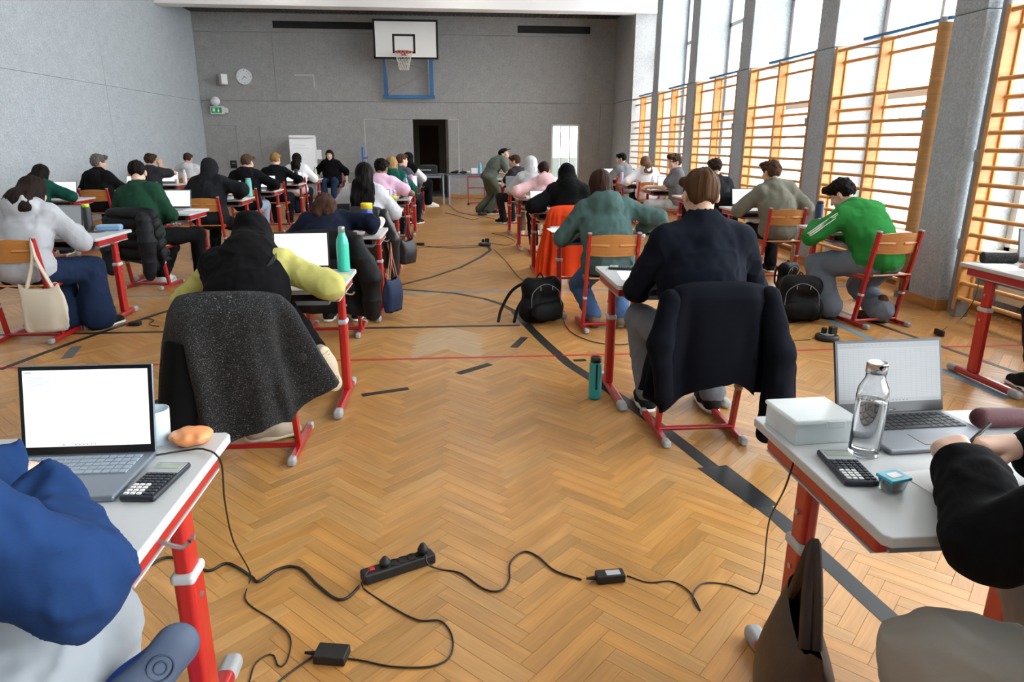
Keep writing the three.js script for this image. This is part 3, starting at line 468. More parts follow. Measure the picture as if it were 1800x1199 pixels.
function handPrims(W, dir, normal, thumbSide, s, curl = 0.5, grip = 0) { // W wrist, dir along the hand, normal out of the back of the hand, thumbSide +1/-1 along side
  const d = dir.clone().normalize(), n = normal.clone().addScaledVector(d, -normal.dot(d)).normalize(), r = V(0, 0, 0).crossVectors(d, n).multiplyScalar(thumbSide), at = (a, b, c) => W.clone().addScaledVector(d, a * s).addScaledVector(r, b * s).addScaledVector(n, c * s), P = [];
  const off = [0.030, 0.011, -0.009, -0.028], len = [0.072, 0.08, 0.075, 0.058];
  P.push(cap(at(-0.02, 0, 0), at(0.01, 0, 0), 0.026 * s, 0.026 * s, 0.02, n, 0.75));
  for (let i = 0; i < 4; i++) {
    P.push(cap(at(0.01, off[i] * 0.55, 0), at(0.088 - Math.abs(i - 1) * 0.004, off[i], 0), 0.0165 * s, 0.0125 * s, 0.018));
    let p = at(0.088 - Math.abs(i - 1) * 0.004, off[i], 0), a = curl * 0.7; const seg = [0.46, 0.31, 0.23];
    seg.forEach((f, q) => { a += q ? curl * 0.75 : 0; const dd = d.clone().multiplyScalar(Math.cos(a)).addScaledVector(n, -Math.sin(a)).addScaledVector(r, off[i] * (q ? 0 : 1.5)), e = p.clone().addScaledVector(dd, len[i] * f * s); P.push(cap(p, e, (0.0098 - q * 0.0008) * s, (0.0090 - q * 0.0008) * s, 0.004)); p = e; });
  }
  let p = at(0.018, 0.026, -0.006); P.push(cap(at(0.0, 0.015, 0), p, 0.018 * s, 0.015 * s, 0.015)); const t1 = p.clone().addScaledVector(d, 0.035 * s).addScaledVector(r, (0.022 - grip * 0.012) * s).addScaledVector(n, -(0.012 + grip * 0.012) * s), t2 = t1.clone().addScaledVector(d, 0.03 * s).addScaledVector(r, (0.004 - grip * 0.02) * s).addScaledVector(n, -(0.008 + grip * 0.008) * s);
  P.push(cap(p, t1, 0.013 * s, 0.0105 * s, 0.008), cap(t1, t2, 0.0105 * s, 0.0085 * s, 0.004)); return P;
}
const shoeCache = {};
function shoeParts(style) { // local: heel at +z, toe at -z, sole bottom at y 0, length 0.28
  if (shoeCache[style]) return shoeCache[style];
  const boot = style === 'boot', c = 0.006;
  const up = [cap(V(0, 0.05, 0.075), V(0, 0.05, -0.03), 0.042, 0.046, 0.03), cap(V(0, 0.046, -0.03), V(0, 0.036, -0.125), 0.046, 0.034, 0.03), cap(V(0, 0.06, 0.07), V(0, boot ? 0.2 : 0.095, 0.06), 0.042, 0.044, 0.03), ell(V(0, 0.07, 0.0), 0.034, 0.035, 0.075, 0.03)];
  if (!boot) up.push(sub(cap(V(0, 0.135, 0.06), V(0, 0.10, 0.062), 0.036, 0.034), 0.01));
  const so = [cap(V(0, 0.016, 0.085), V(0, 0.016, 0.0), 0.040, 0.036, 0.03, V(0, 1, 0), 0.45), cap(V(0, 0.016, 0.0), V(0.0, 0.016, -0.125), 0.038, 0.042, 0.03, V(0, 1, 0), 0.42)];
  return shoeCache[style] = { upper: solid([...up], c), sole: solid(so, 0.005), tread: merge([new THREE.TorusGeometry(0.022, 0.002, 5, 20), new THREE.TorusGeometry(0.011, 0.002, 5, 16)].map((g) => g.rotateX(Math.PI / 2).translate(0, -0.001, -0.085)).concat([0, 1, 2, 3, 4, 5].map((i) => box(0.052 - 0.004 * Math.abs(i - 2), 0.003, 0.005, 0, -0.0005, 0.095 - i * 0.022)))), laces: merge([0, 1, 2, 3].map((i) => rod([-0.022, 0.098 - i * 0.009, -0.02 - i * 0.018], [0.022, 0.100 - i * 0.009, -0.024 - i * 0.018], 0.0035, 0.0035, 5))) };
}
const PEOPLE = 'seated students';
function person(o) {
  const s = o.s ?? 1, cell = o.cell ?? Math.min(0.015, Math.max(0.0075, Math.hypot(o.x, o.z) * 0.0017)), f = o.female ? 0.92 : 1, fat = o.fat ?? 1;
  const t = thing('person', o.label, 'person', [o.x, 0, o.z], o.turn ?? 0, o.group);
  const rad = Math.PI / 180, L = (o.lean ?? 12) * rad, side = (o.side ?? 0) * rad, tw = (o.twist ?? 0) * rad;
  const P = V(0, (o.seat ?? 0.445) + 0.085 * s, o.hipz ?? 0.02), bend = (a) => V(Math.sin(side) * Math.cos(a), Math.cos(a) * Math.cos(side), -Math.sin(a));
  const d1 = bend(L * 0.7), d2 = bend(L * 1.25), waist = P.clone().addScaledVector(d1, 0.15 * s), chest = P.clone().addScaledVector(d1, 0.285 * s), neck = chest.clone().addScaledVector(d2, 0.215 * s);
  const rt = V(Math.cos(tw), 0, -Math.sin(tw)).addScaledVector(d2, -V(Math.cos(tw), 0, -Math.sin(tw)).dot(d2)).normalize(), fw = V(0, 0, 0).crossVectors(d2, rt).normalize(), back = fw.clone().negate();   // fw forwards, back behind the person
  const shC = chest.clone().addScaledVector(d2, 0.155 * s), shW = 0.168 * s * f * (o.shw ?? 1), S = [-1, 1].map((q) => shC.clone().addScaledVector(rt, q * shW).addScaledVector(d2, -0.01).add(V(0, (o.shrug ?? 0), 0)));
  const hq = new THREE.Quaternion().setFromEuler(new THREE.Euler(-(o.hp ?? 12) * rad, (o.hy ?? 0) * rad, (o.hr ?? 0) * rad, 'YXZ'));
  const HC = neck.clone().addScaledVector(d2, 0.045 * s).add(V(0, 0.095 * s, -0.022 * s).applyQuaternion(hq)).add(V(0, 0, -0.01));
  // arms
  const tgt = [o.hl ?? [-0.17, 0.775, -0.36], o.hr_ ?? [0.17, 0.775, -0.36]].map((a) => V(...a)), arms = S.map((sh, i) => ik(sh, tgt[i], 0.275 * s, 0.25 * s, V(...(i ? o.pr ?? [0.9, -0.5, 0.55] : o.pl ?? [-0.9, -0.5, 0.55]))));
  // legs
  const hips = [-1, 1].map((q) => V(q * 0.085 * s, P.y - 0.02 * s, P.z - 0.02)), ft = [o.fl ?? [-0.12, 0, -0.40], o.fr ?? [0.12, 0, -0.40]], fy = [o.fly ?? 0, o.fry ?? 0], fp = [o.flp ?? 0, o.frp ?? 0];
  const aim = ([tx, ty, tz], [nx, ny, nz]) => { const y = V(-nx, -ny, -nz).normalize(), z = V(-tx, -ty, -tz); z.addScaledVector(y, -z.dot(y)).normalize(); const x = V(0, 0, 0).crossVectors(y, z); return new THREE.Quaternion().setFromRotationMatrix(new THREE.Matrix4().makeBasis(x, y, z)); };
  const footQ = [0, 1].map((i) => (i ? o.frAim : o.flAim) ? aim(...(i ? o.frAim : o.flAim)) : new THREE.Quaternion().setFromEuler(new THREE.Euler(fp[i] * rad, fy[i] * rad, (i ? o.frr ?? 0 : o.flr ?? 0) * rad, 'YXZ'))), ankle = ft.map((q, i) => V(0, 0.095, 0.062).applyQuaternion(footQ[i]).add(V(...q)));
  const legs = hips.map((h, i) => ik(h, ankle[i], 0.425 * s, 0.405 * s, V(...(i ? o.kr ?? [0.12, 0.7, -0.7] : o.kl ?? [-0.12, 0.7, -0.7]))));
  const N = V(0, 0, 1).addScaledVector(d1, -d1.z).normalize();       // body depth direction
  const torso = (i) => [ell(P.clone().addScaledVector(d1, 0.02), 0.165 * s * fat + i, 0.098 * s + i * 0.4, 0.128 * s * fat + i, 0.05), cap(P.clone().addScaledVector(d1, 0.08), waist, 0.158 * s * fat * (o.female ? 1.04 : 1) + i, 0.142 * s * fat * (o.female ? 0.94 : 1) + i, 0.05, N, 0.72), cap(waist, chest, 0.142 * s * fat * (o.female ? 0.94 : 1) + i, 0.158 * s * f * fat + i, 0.05, N, 0.72), cap(chest, shC.clone().addScaledVector(d2, -0.03), 0.158 * s * f * fat + i, 0.125 * s * f + i, 0.05, back, 0.7), cap(S[0].clone().lerp(shC, 0.2), S[1].clone().lerp(shC, 0.2), 0.062 * s + i, 0.062 * s + i, 0.06), cap(shC, neck, 0.075 * s + i, 0.055 * s + i, 0.05)];
  const armP = (i, ext, q) => { const [e, w] = arms[q], u = S[q]; return ext === 'tee' ? [cap(u, u.clone().lerp(e, 0.62), 0.057 * s + i, 0.056 * s + i, 0.04)] : [cap(u, e, 0.055 * s + i, 0.042 * s + i, 0.04), cap(e, e.clone().lerp(w, ext === 'half' ? 0.2 : o.cuff ?? 0.97), 0.043 * s + i, 0.030 * s + i * 1.1, 0.02)]; };
  const skin = SKIN[o.skin ?? 'light'], hd = headPrims(HC, hq, s);
  // --- the body: one continuous skin surface (head and hands on finer grids)
  const lip = [skin[0] * 0.85, skin[1] * 0.6, skin[2] * 0.6], inv = hq.clone().invert(), hairC = new THREE.Color(o.hairColor ?? 0x2a1d14);
  const faceColor = (x, y, z) => {
    const q = V(x, y, z).sub(HC).applyQuaternion(inv).multiplyScalar(1 / s); if (q.z > -0.05) return skin;
    const ex = Math.abs(q.x) - 0.03, ey = q.y - 0.006; if (Math.hypot(ex, ey * 1.6) < 0.006) return [0.02, 0.015, 0.012]; if (Math.hypot(ex, ey * 2.1) < 0.0125) return [0.6, 0.57, 0.54];
    if (Math.abs(Math.abs(q.x) - 0.031) < 0.019 && Math.abs(q.y - 0.026 + Math.abs(q.x) * 0.08) < 0.0042) return [hairC.r * 0.8, hairC.g * 0.8, hairC.b * 0.8];
    if (Math.abs(q.x) < 0.022 && Math.abs(q.y + 0.064) < 0.0075) return lip; return skin;
  };
  const face = o.face ?? false, geos = [];
  geos.push(solid([...hd.skull, ...hd.face, ...(o.noEars ? [] : hd.ears), cap(neck.clone().addScaledVector(d2, -0.03), HC.clone().add(V(0, -0.045, 0.02).multiplyScalar(s).applyQuaternion(hq)), 0.054 * s, 0.05 * s, 0.03)], face ? 0.0038 : 0.006, { color: face ? faceColor : () => skin }));
  const bare = o.top?.kind === 'tee' ? 'full' : 'none';
  geos.push(solid([...torso(-0.012), ...[0, 1].flatMap((q) => armP(-0.006, 'long', q)), ...[0, 1].flatMap((q) => [cap(hips[q], legs[q][0], 0.078 * s, 0.056 * s, 0.03), cap(legs[q][0], legs[q][1], 0.053 * s, 0.037 * s, 0.02), cap(ankle[q], V(0, 0.045, -0.05).applyQuaternion(footQ[q]).add(V(...ft[q])), 0.034, 0.03, 0.02)])], Math.max(cell, 0.012), { color: () => skin }));
  [0, 1].forEach((q) => {
    const dir = o[q ? 'hdr' : 'hdl'] ? V(...o[q ? 'hdr' : 'hdl']) : arms[q][1].clone().sub(arms[q][0]), nrm = V(...(o[q ? 'hnr' : 'hnl'] ?? [0, 1, 0.2]));
    geos.push(solid(handPrims(arms[q][1], dir, nrm, q ? -1 : 1, s * f * 1.0, o[q ? 'curlr' : 'curll'] ?? 0.55, o.grip ?? 0), o.handCell ?? 0.005, { color: () => skin }));
  });
  part('body', joinIndexed(geos), skinMat, t);
  // --- clothes
  const wr = o.wr ?? 0.006, folds = (amp, fr = 1) => (x, y, z) => { const r = 1 - Math.abs(noise3(x * 11 + 5, y * 15, z * 11)); return noise3(x * 13 * fr, y * 8 * fr + 3, z * 13 * fr) * amp + noise3(x * 34 * fr, y * 22 * fr, z * 34 * fr) * amp * 0.45 - r * r * r * r * wr; };
  if (o.top) {
    const i = o.top.loose ?? 0.014, tee = o.top.kind === 'tee', pr = [...torso(i), ...[0, 1].flatMap((q) => armP(i, o.top.kind ?? 'long', q)), ell(P.clone().addScaledVector(d1, 0.015), 0.168 * s * fat + i, 0.09 * s + (o.top.long ?? 0), 0.13 * s * fat + i, 0.03)];
    if (o.top.collar) pr.push(cap(neck.clone().addScaledVector(d2, -0.02), neck.clone().addScaledVector(d2, o.top.collar), 0.062 * s + i * 0.5, 0.060 * s + i * 0.4, 0.02));
    if (o.top.hood === 'down') { const c = neck.clone().addScaledVector(d2, -0.015), b = (x, y, z) => c.clone().addScaledVector(rt, x * s).addScaledVector(d2, y * s).addScaledVector(back, z * s); pr.push(cap(b(-0.085, 0.0, -0.05), b(-0.075, 0.01, 0.045), 0.036, 0.044, 0.02), cap(b(0.085, 0.0, -0.05), b(0.075, 0.01, 0.045), 0.036, 0.044, 0.02), cap(b(-0.07, 0.012, 0.05), b(0.07, 0.012, 0.05), 0.04, 0.04, 0.03), ell(b(0, -0.06, 0.10 + i), 0.125 * s, 0.105 * s, 0.062, 0.02), cap(b(-0.07, -0.005, 0.075 + i), b(0.07, -0.005, 0.075 + i), 0.042, 0.042, 0.02)); }
    pr.push(sub(cap(neck.clone().addScaledVector(d2, o.top.hood || o.top.collar ? 0.02 : -0.005), neck.clone().addScaledVector(d2, 0.2), 0.056 * s, 0.064 * s), 0.008));
    const mt = o.top.mat ?? clothMat(o.top.color), g = solid(pr, cell, { disp: folds(o.top.folds ?? 0.007) }), m = part(o.top.name ?? 'sweater', g, mt, t);
    if (o.top.hood === 'up') { const e = (x, y, z, a, b, c, k = 0.03) => ell(V(x, y, z).multiplyScalar(s).applyQuaternion(hq).add(HC), a * s, b * s, c * s, k, hq); part('hood', solid([e(0, 0.02, 0.02, 0.102, 0.118, 0.118), e(0, -0.06, 0.05, 0.095, 0.09, 0.085), cap(neck.clone().addScaledVector(back, 0.03), HC, 0.09 * s, 0.07 * s, 0.05), sub(e(0, -0.02, -0.10, 0.066, 0.095, 0.095), 0.02)], Math.min(cell, 0.009), { disp: folds(0.006) }), mt, m); }
    if (o.top.ribs) part('collar', solid([cap(neck.clone().addScaledVector(d2, -0.035), neck.clone().addScaledVector(d2, 0.042), 0.076 * s, 0.066 * s, 0.01), sub(cap(neck.clone().addScaledVector(d2, 0.03), neck.clone().addScaledVector(d2, 0.2), 0.058, 0.06), 0.006)], 0.005, { disp: (x, y, z) => Math.sin(Math.atan2(z - neck.z, x - neck.x) * 46) * 0.0022 }), mt, m, 'ribbed roll collar');
  }
  if (o.pants) {
    const i = o.pants.loose ?? 0.012, fl = o.pants.flare ?? 0.01, pr = [ell(P.clone().addScaledVector(d1, 0.0), 0.166 * s * fat + i * 0.5, 0.094 * s, 0.13 * s * fat + i * 0.5, 0.04)];
    [0, 1].forEach((q) => { const [k, e] = legs[q]; pr.push(cap(hips[q], k, 0.086 * s + i, 0.064 * s + i, 0.04), cap(k, k.clone().lerp(e, o.pants.len ?? 0.95), 0.062 * s + i, 0.043 * s + i + fl, 0.03)); });
    part('trousers', solid(pr, cell, { disp: folds(o.pants.folds ?? 0.007, 1.1) }), o.pants.mat ?? clothMat(o.pants.color), t);
  }
  if (o.shoe !== null) { const sp = shoeParts(o.shoe?.style ?? 'sneaker'); [0, 1].forEach((q) => { const m = part('shoe', sp.upper, clothMat(o.shoe?.color ?? 0x222222), t); m.position.set(...ft[q]); m.quaternion.copy(footQ[q]); const so = part('sole', sp.sole, std(o.shoe?.sole ?? 0xe8e6e0, 0.6), m); part('tread', sp.tread, std(o.shoe?.tread ?? 0x8a857a, 0.7), m); part('laces', sp.laces, std(o.shoe?.lace ?? 0xdddddd, 0.8), m); }); }
  // --- hair or head covering
  const e = (x, y, z, a, b, c, k = 0.02) => ell(V(x, y, z).multiplyScalar(s).applyQuaternion(hq).add(HC), a * s, b * s, c * s, k, hq), w = (x, y, z) => V(x, y, z).multiplyScalar(s).applyQuaternion(hq).add(HC), hs = o.hair, hc = Math.min(cell, 0.007), strands = (amp, fr) => (x, y, z) => { const q = V(x, y, z).sub(HC).applyQuaternion(inv), a = Math.atan2(q.x, q.z); return noise3(a * fr, q.y * 14, 1.5) * amp + noise3(a * fr * 2.7, q.y * 22, 7.5) * amp * 0.5; };
  const faceCut = sub(e(0, -0.045, -0.098, 0.062, 0.088, 0.066), 0.012), hm = hairMat(o.hairColor ?? 0x2a1d14);
  if (hs === 'short') part('hair', solid([e(0, 0.040, 0.014, 0.080, 0.084, 0.099), e(0, 0.008, 0.045, 0.072, 0.068, 0.062), cap(w(-0.05, 0.075, -0.075), w(0.05, 0.075, -0.075), 0.026, 0.026, 0.03), faceCut, sub(e(0.09, -0.03, 0.0, 0.032, 0.05, 0.045), 0.008), sub(e(-0.09, -0.03, 0.0, 0.032, 0.05, 0.045), 0.008), sub(e(0.075, -0.085, 0.07, 0.04, 0.05, 0.06), 0.012), sub(e(-0.075, -0.085, 0.07, 0.04, 0.05, 0.06), 0.012), sub(cap(w(0, -0.15, 0.04), w(0, -0.082, 0.092), 0.066, 0.05), 0.02)], hc, { disp: strands(o.hairMess ?? 0.008, 9) }), hm, t);
  if (hs === 'curly' || hs === 'messy') part('hair', solid([e(0, 0.05, 0.014, 0.088, 0.088, 0.104), e(0, 0.01, 0.05, 0.078, 0.072, 0.066), cap(w(-0.045, 0.09, -0.08), w(0.045, 0.09, -0.08), 0.034, 0.034, 0.03), faceCut, sub(e(0.087, -0.025, 0.0, 0.02, 0.04, 0.03), 0.006), sub(e(-0.087, -0.025, 0.0, 0.02, 0.04, 0.03), 0.006), sub(cap(w(0, -0.14, 0.03), w(0, -0.085, 0.07), 0.062, 0.05), 0.01)], hc, { disp: (x, y, z) => noise3(x * 55, y * 55, z * 55) * 0.011 + noise3(x * 120, y * 120, z * 120) * 0.004 }), hm, t);
  if (hs === 'bob') part('hair', solid([e(0, 0.038, 0.016, 0.084, 0.086, 0.102), cap(w(-0.062, 0.02, 0.02), w(-0.066, -0.10, 0.02), 0.032, 0.03, 0.03), cap(w(0.062, 0.02, 0.02), w(0.066, -0.10, 0.02), 0.032, 0.03, 0.03), cap(w(0, 0.0, 0.06), w(0, -0.105, 0.055), 0.062, 0.056, 0.03), faceCut], hc, { disp: strands(0.006, 10) }), hm, t);
  if (hs === 'long') { const lo3 = (o.top?.loose ?? 0.014) + (o.top?.hood ? 0.05 : 0.012), len = o.hairLen ?? 0.34, wd = o.hairWide ?? 1, hsd = o.hairSide ?? 0, b = neck.clone().addScaledVector(back, 0.075 * s + lo3), p1 = chest.clone().addScaledVector(d2, 0.06).addScaledVector(back, 0.108 * s * f + lo3).addScaledVector(rt, hsd), p2 = waist.clone().addScaledVector(N, 0.104 * s * fat + lo3 + 0.01).addScaledVector(rt, hsd);
    const ch = [b, len > 0.3 ? p1 : b.clone().lerp(p1, Math.min(1, 0.35 + len * 3))]; if (len > 0.3) ch.push(p1.clone().lerp(p2, Math.min(1, (len - 0.3) * 8)));
    const pr = [e(0, 0.036, 0.016, 0.083, 0.086, 0.102), cap(w(-0.06, 0.02, 0.02), w(-0.062, -0.11, 0.03), 0.03, 0.028, 0.03), cap(w(0.06, 0.02, 0.02), w(0.062, -0.11, 0.03), 0.03, 0.028, 0.03), cap(w(0, 0.0, 0.055), b, 0.072, 0.07, 0.05)];
    for (let k = 1; k < ch.length; k++) for (const q of [-1, 0, 1]) pr.push(cap(ch[k - 1].clone().addScaledVector(rt, q * 0.045 * wd), ch[k].clone().addScaledVector(rt, q * 0.05 * wd), k === 1 ? 0.05 : 0.045, k === ch.length - 1 ? 0.03 : 0.045, 0.04, back, 0.65));
    part('hair', solid([...pr, faceCut], hc, { disp: strands(0.007, 11) }), hm, t); }
  if (hs === 'hijab') { const ln = o.shawl ?? 0.16, lo2 = (o.top?.loose ?? 0.014) + 0.024, b = neck.clone().addScaledVector(back, 0.06 * s), mt = o.hijabMat ?? clothMat(o.hairColor ?? 0x0b0b0c); const drop = (x, y, z) => neck.clone().addScaledVector(rt, x * s).addScaledVector(d2, y * s).addScaledVector(back, z * s); part('headscarf', solid([e(0, 0.034, 0.012, 0.089, 0.096, 0.112), e(0, -0.05, 0.01, 0.082, 0.085, 0.085, 0.04), cap(HC, b, 0.08 * s, 0.085 * s, 0.05), cap(S[0].clone().lerp(shC, 0.12), S[1].clone().lerp(shC, o.shawlR ?? 0.12), 0.062 * s + lo2, 0.062 * s + lo2, 0.06), cap(chest, shC.clone().addScaledVector(d2, -0.02), 0.156 * s * f + lo2, 0.125 * s * f + lo2, 0.05, back, 0.7), ...(ln > 0.3 ? [cap(waist, chest, 0.14 * s * f + lo2, 0.156 * s * f + lo2, 0.05, N, 0.72)] : []), cap(shC, neck, 0.085 * s + lo2, 0.07 * s + lo2, 0.05), sub(e(0, -0.012, -0.108, 0.056, 0.085, 0.06), 0.014)], Math.min(cell, 0.009), { disp: folds(0.006, 1.3) }), mt, t); }
  if (o.cap) { part('cap', solid([e(0, 0.055, 0.012, 0.084, 0.072, 0.104), sub(e(0, -0.03, 0.0, 0.12, 0.075, 0.14), 0.004)], 0.006), clothMat(o.cap), t); part('cap_brim', solid([cap(w(0, 0.05, -0.10), w(0, 0.042, -0.15), 0.06, 0.05, 0.01, V(0, 1, 0).applyQuaternion(hq), 0.12)], 0.006), clothMat(o.cap), t); }
  t.userData.joints = undefined; t.userData = Object.fromEntries(Object.entries(t.userData).filter(([, v]) => v !== undefined));
  return { t, HC, hq, neck, rt, d2, back, P, arms, legs, S, s, head: w };
}
// ---------------------------------------------------------------- who sits where: desks, chairs, students
const ROWS = [-1.72, -4.17, -6.30, -8.30, -10.2, -11.95, -13.75, -15.55], COLS = [-5.37, -3.2, -0.97, 1.24, 3.62];
const WHO = {
  '0,4': 'the girl in the dark green sweater', '0,5': 'the silver-haired boy in black', '0,6': 'the boy in the charcoal t-shirt', '0,7': 'the student in the pale grey hoodie by the double door',
  '1,2': 'the girl in the light grey hoodie', '1,3': 'the boy in the bottle-green sweater', '1,4': 'the student in the hooded black parka', '1,5': 'the boy in the black hoodie with glasses', '1,6': 'the blond boy in the black sweater', '1,7': 'the dark-haired girl in the white blouse',
  '2,0': 'the student in the royal blue sweater', '2,1': 'the student in the lime sweater', '2,2': 'the bent-over girl in navy', '2,3': 'the girl with very long black hair', '2,4': 'the curly-haired student in pink', '2,5': 'the blond student in the green hoodie', '2,6': 'the laughing girl with tied-back hair', '2,7': 'the girl in the black headscarf and white sleeves',
  '3,0': 'the student in the black sweater and grey joggers', '3,1': 'the boy in the navy roll-collar sweater', '3,2': 'the boy in the teal hoodie', '3,3': 'the girl in the plain black headscarf', '3,4': 'the student in the pink hoodie', '3,5': 'the student with the grey hood up', '3,6': 'the girl seen in profile beside the capped boy', '3,7': 'the boy in the black cap',
  '4,1': 'the student with the round pencil case', '4,2': 'the boy in the bright green sweater', '4,3': 'the boy in the olive blazer', '4,4': 'the student hidden behind the navy sweater', '4,5': 'the boy turning round in grey', '4,6': 'the girl in the white hoodie', '4,7': 'the woman with the printed grey shirt',
};
const seatOf = {};
for (const [key, who] of Object.entries(WHO)) {
  const [c, r] = key.split(',').map(Number), x = COLS[c] + (c === 4 && r === 1 ? 0.03 : c === 3 && r === 0 ? -0.045 : 0), z = ROWS[r];
  desk(x, z, 'red-legged grey-topped school desk of ' + who); seatOf[key] = [x, z + 0.85];
}
const chairTurn = { '4,2': 0.14, '4,5': 1.25, '1,3': -0.15 }, chairShift = { '4,2': [-0.08, 0.02], '2,1': [-0.02, 0.08], '3,1': [0, 0.02], '0,4': [0, 0.05], '1,2': [-0.06, 0.0], '3,0': [0.05, 0.02] };
for (const [key, who] of Object.entries(WHO)) { const [x, z] = seatOf[key], d = chairShift[key] ?? [0, 0]; chair(x + d[0], z + d[1], 'red-framed beech chair of ' + who, chairTurn[key] ?? 0); }
const sit = (key, o) => { const [x, z] = seatOf[key], d = chairShift[key] ?? [0, 0]; return person({ x: x + d[0], z: z + d[1], group: PEOPLE, turn: chairTurn[key] ?? 0, ...o }); };
const C = { black: 0x0d0d0f, navy: 0x161d2e, jeans: 0x3b5272, darkJeans: 0x1d2a40, grey: 0x8d9298, white: 0xdcdddf };
const people = {};
people.lime = sit('2,1', { label: 'person in lime green sweater and fringed black headscarf bent over the desk', female: true, lean: 40, side: -5, hp: 42, hy: 14, skin: 'tan', hair: 'hijab', hairColor: 0x0c0c0e, shawl: 0.46, shawlR: 0.55, top: { color: 0xb2ae66, loose: 0.022, folds: 0.009 }, pants: { color: C.black }, hl: [-0.2, 0.78, -0.42], hr_: [0.30, 0.785, -0.40], pr: [1, -0.35, 0.5], fl: [0.02, 0, -0.10], fly: -70, fr: [0.32, 0.33, -0.26], frAim: [[0.25, -0.9, -0.25], [0.72, -0.1, 0.68]], kr: [0.15, 0.12, -1], shoe: { color: 0xa89a86, sole: 0xcbbca4, lace: 0xc9c0b0, tread: 0xa8977c } });
people.navy = sit('3,1', { label: 'person in navy roll-collar sweater with short brown hair, sitting upright with back turned', s: 1.09, shw: 1.08, fat: 1.08, lean: 9, hp: 12, hair: 'short', hairColor: 0x4a3422, skin: 'light', top: { color: 0x11151f, loose: 0.018, collar: 0.04, ribs: true, folds: 0.006 }, pants: { color: 0x6b7178 }, hl: [-0.14, 0.79, -0.36], hr_: [0.2, 0.79, -0.36], pl: [-0.75, -0.8, 0.5], pr: [0.75, -0.8, 0.5], fl: [-0.16, 0, -0.34], fr: [0.2, 0, -0.3] });
people.teal = sit('3,2', { label: 'person in teal hoodie with brown bobbed hair and blue jeans', s: 1.03, fat: 1.05, lean: 20, side: -3, hp: 22, hr: 4, hair: 'bob', hairColor: 0x33211a, skin: 'fair', top: { color: 0x48605e, loose: 0.024, hood: 'down', folds: 0.01, long: 0.04, name: 'hoodie' }, pants: { color: 0x415c80 }, hl: [-0.16, 0.785, -0.32], hr_: [0.33, 0.785, -0.24], pr: [1, -0.3, 0.35], fl: [-0.1, 0, -0.06], fr: [0.13, 0, -0.02], fry: -15, shoe: { color: 0x6a5a48, sole: 0x5a4a3a } });
people.scarf = sit('3,3', { label: 'person in plain black headscarf and black top leaning on the desk', female: true, lean: 18, hp: 14, hair: 'hijab', hairColor: 0x0a0a0b, shawl: 0.14, skin: 'tan', top: { color: 0x111214, loose: 0.03 }, pants: { color: C.black }, hl: [-0.26, 0.785, -0.26], pl: [-1, -0.4, 0.4], shoe: { color: 0x222222 } });
people.pink = sit('3,4', { label: 'person in pale pink hoodie with dark hair leaning on left elbow', female: true, lean: 24, hp: 20, hair: 'short', hairColor: 0x2a1a17, skin: 'light', top: { color: 0xdfb9bd, loose: 0.026, hood: 'down', name: 'hoodie' }, pants: { color: 0x141416 }, hl: [-0.30, 0.785, -0.26], pl: [-1, -0.3, 0.4], shoe: { color: 0xd8d8d8 } });
people.greyhood = sit('3,5', { label: 'person with light grey hood pulled up over the head', lean: 16, hp: 14, hair: 'short', hairColor: 0x2a1d16, top: { color: 0xb4b6b9, loose: 0.024, hood: 'up', name: 'hoodie' }, pants: { color: 0x6f6250 }, skin: 'light', shoe: { color: 0xd8d8d8 } });
people.profile = sit('3,6', { label: 'person with tied-back dark hair facing left beside the capped boy', turn: 0.7, hy: 30, female: true, lean: 15, hp: 5, face: true, hair: 'short', hairColor: 0x3a281e, skin: 'light', top: { color: 0x2a2a2e, kind: 'tee' }, pants: { color: 0x222226 }, hl: [-0.1, 0.8, -0.36], hr_: [0.15, 0.8, -0.36] });
people.capped = person({ group: PEOPLE, label: 'person in black cap and olive shirt bending over a desk', x: 0.74, z: -15.0, turn: -1.2, seat: 0.70, lean: 48, hp: -25, hy: -45, face: true, hair: 'short', hairColor: 0x1c1410, cap: 0x14161a, skin: 'light', top: { color: 0x59615a, kind: 'tee', loose: 0.03 }, pants: { color: 0x545a4e, loose: 0.03 }, hl: [-0.15, 0.82, -0.5], hr_: [0.15, 0.82, -0.5], fl: [-0.12, 0, 0.12], fr: [0.12, 0, -0.02], kl: [0, 0.1, -1], kr: [0, 0.1, -1], hipz: 0 });
people.greyshirt = sit('4,5', { label: 'person in grey t-shirt and pale jeans turned sideways on the chair', s: 1.03, lean: 6, hp: 2, hy: 28, twist: 12, face: true, hair: 'curly', hairColor: 0x4a3626, skin: 'fair', top: { color: 0x6a6c70, kind: 'tee', loose: 0.022 }, pants: { color: 0xa9adad, loose: 0.018 }, hl: [0.0, 0.785, -0.40], hr_: [0.1, 0.79, -0.42], fl: [0.02, 0, -0.5], fr: [0.2, 0, -0.3], shoe: { color: 0x1a1a1c, sole: 0x1a1a1c, lace: 0x222222 } });
people.whitehood = sit('4,6', { label: 'person in white hoodie with long light brown hair', female: true, lean: 20, hp: 16, hair: 'long', hairLen: 0.12, hairColor: 0x6a4e38, skin: 'fair', top: { color: 0xdedfe2, loose: 0.03, hood: 'down', name: 'hoodie', long: 0.03 }, pants: { color: 0x16161a }, hl: [-0.26, 0.785, -0.28] });
people.print = sit('4,7', { label: 'person with black tied hair and grey shirt with white print facing left', turn: 0.55, hy: 30, female: true, lean: 8, hp: 4, face: true, hair: 'short', hairColor: 0x0c0b0b, skin: 'light', top: { color: 0x77787c, kind: 'half', loose: 0.024 }, pants: { color: 0x1a1a1e } });
people.hidden = sit('4,4', { label: 'person with short dark curly hair mostly hidden behind the navy sweater', lean: 14, hp: 14, hair: 'curly', hairColor: 0x2e241c, top: { color: 0x24262a }, pants: { color: 0x1c1c20 } });
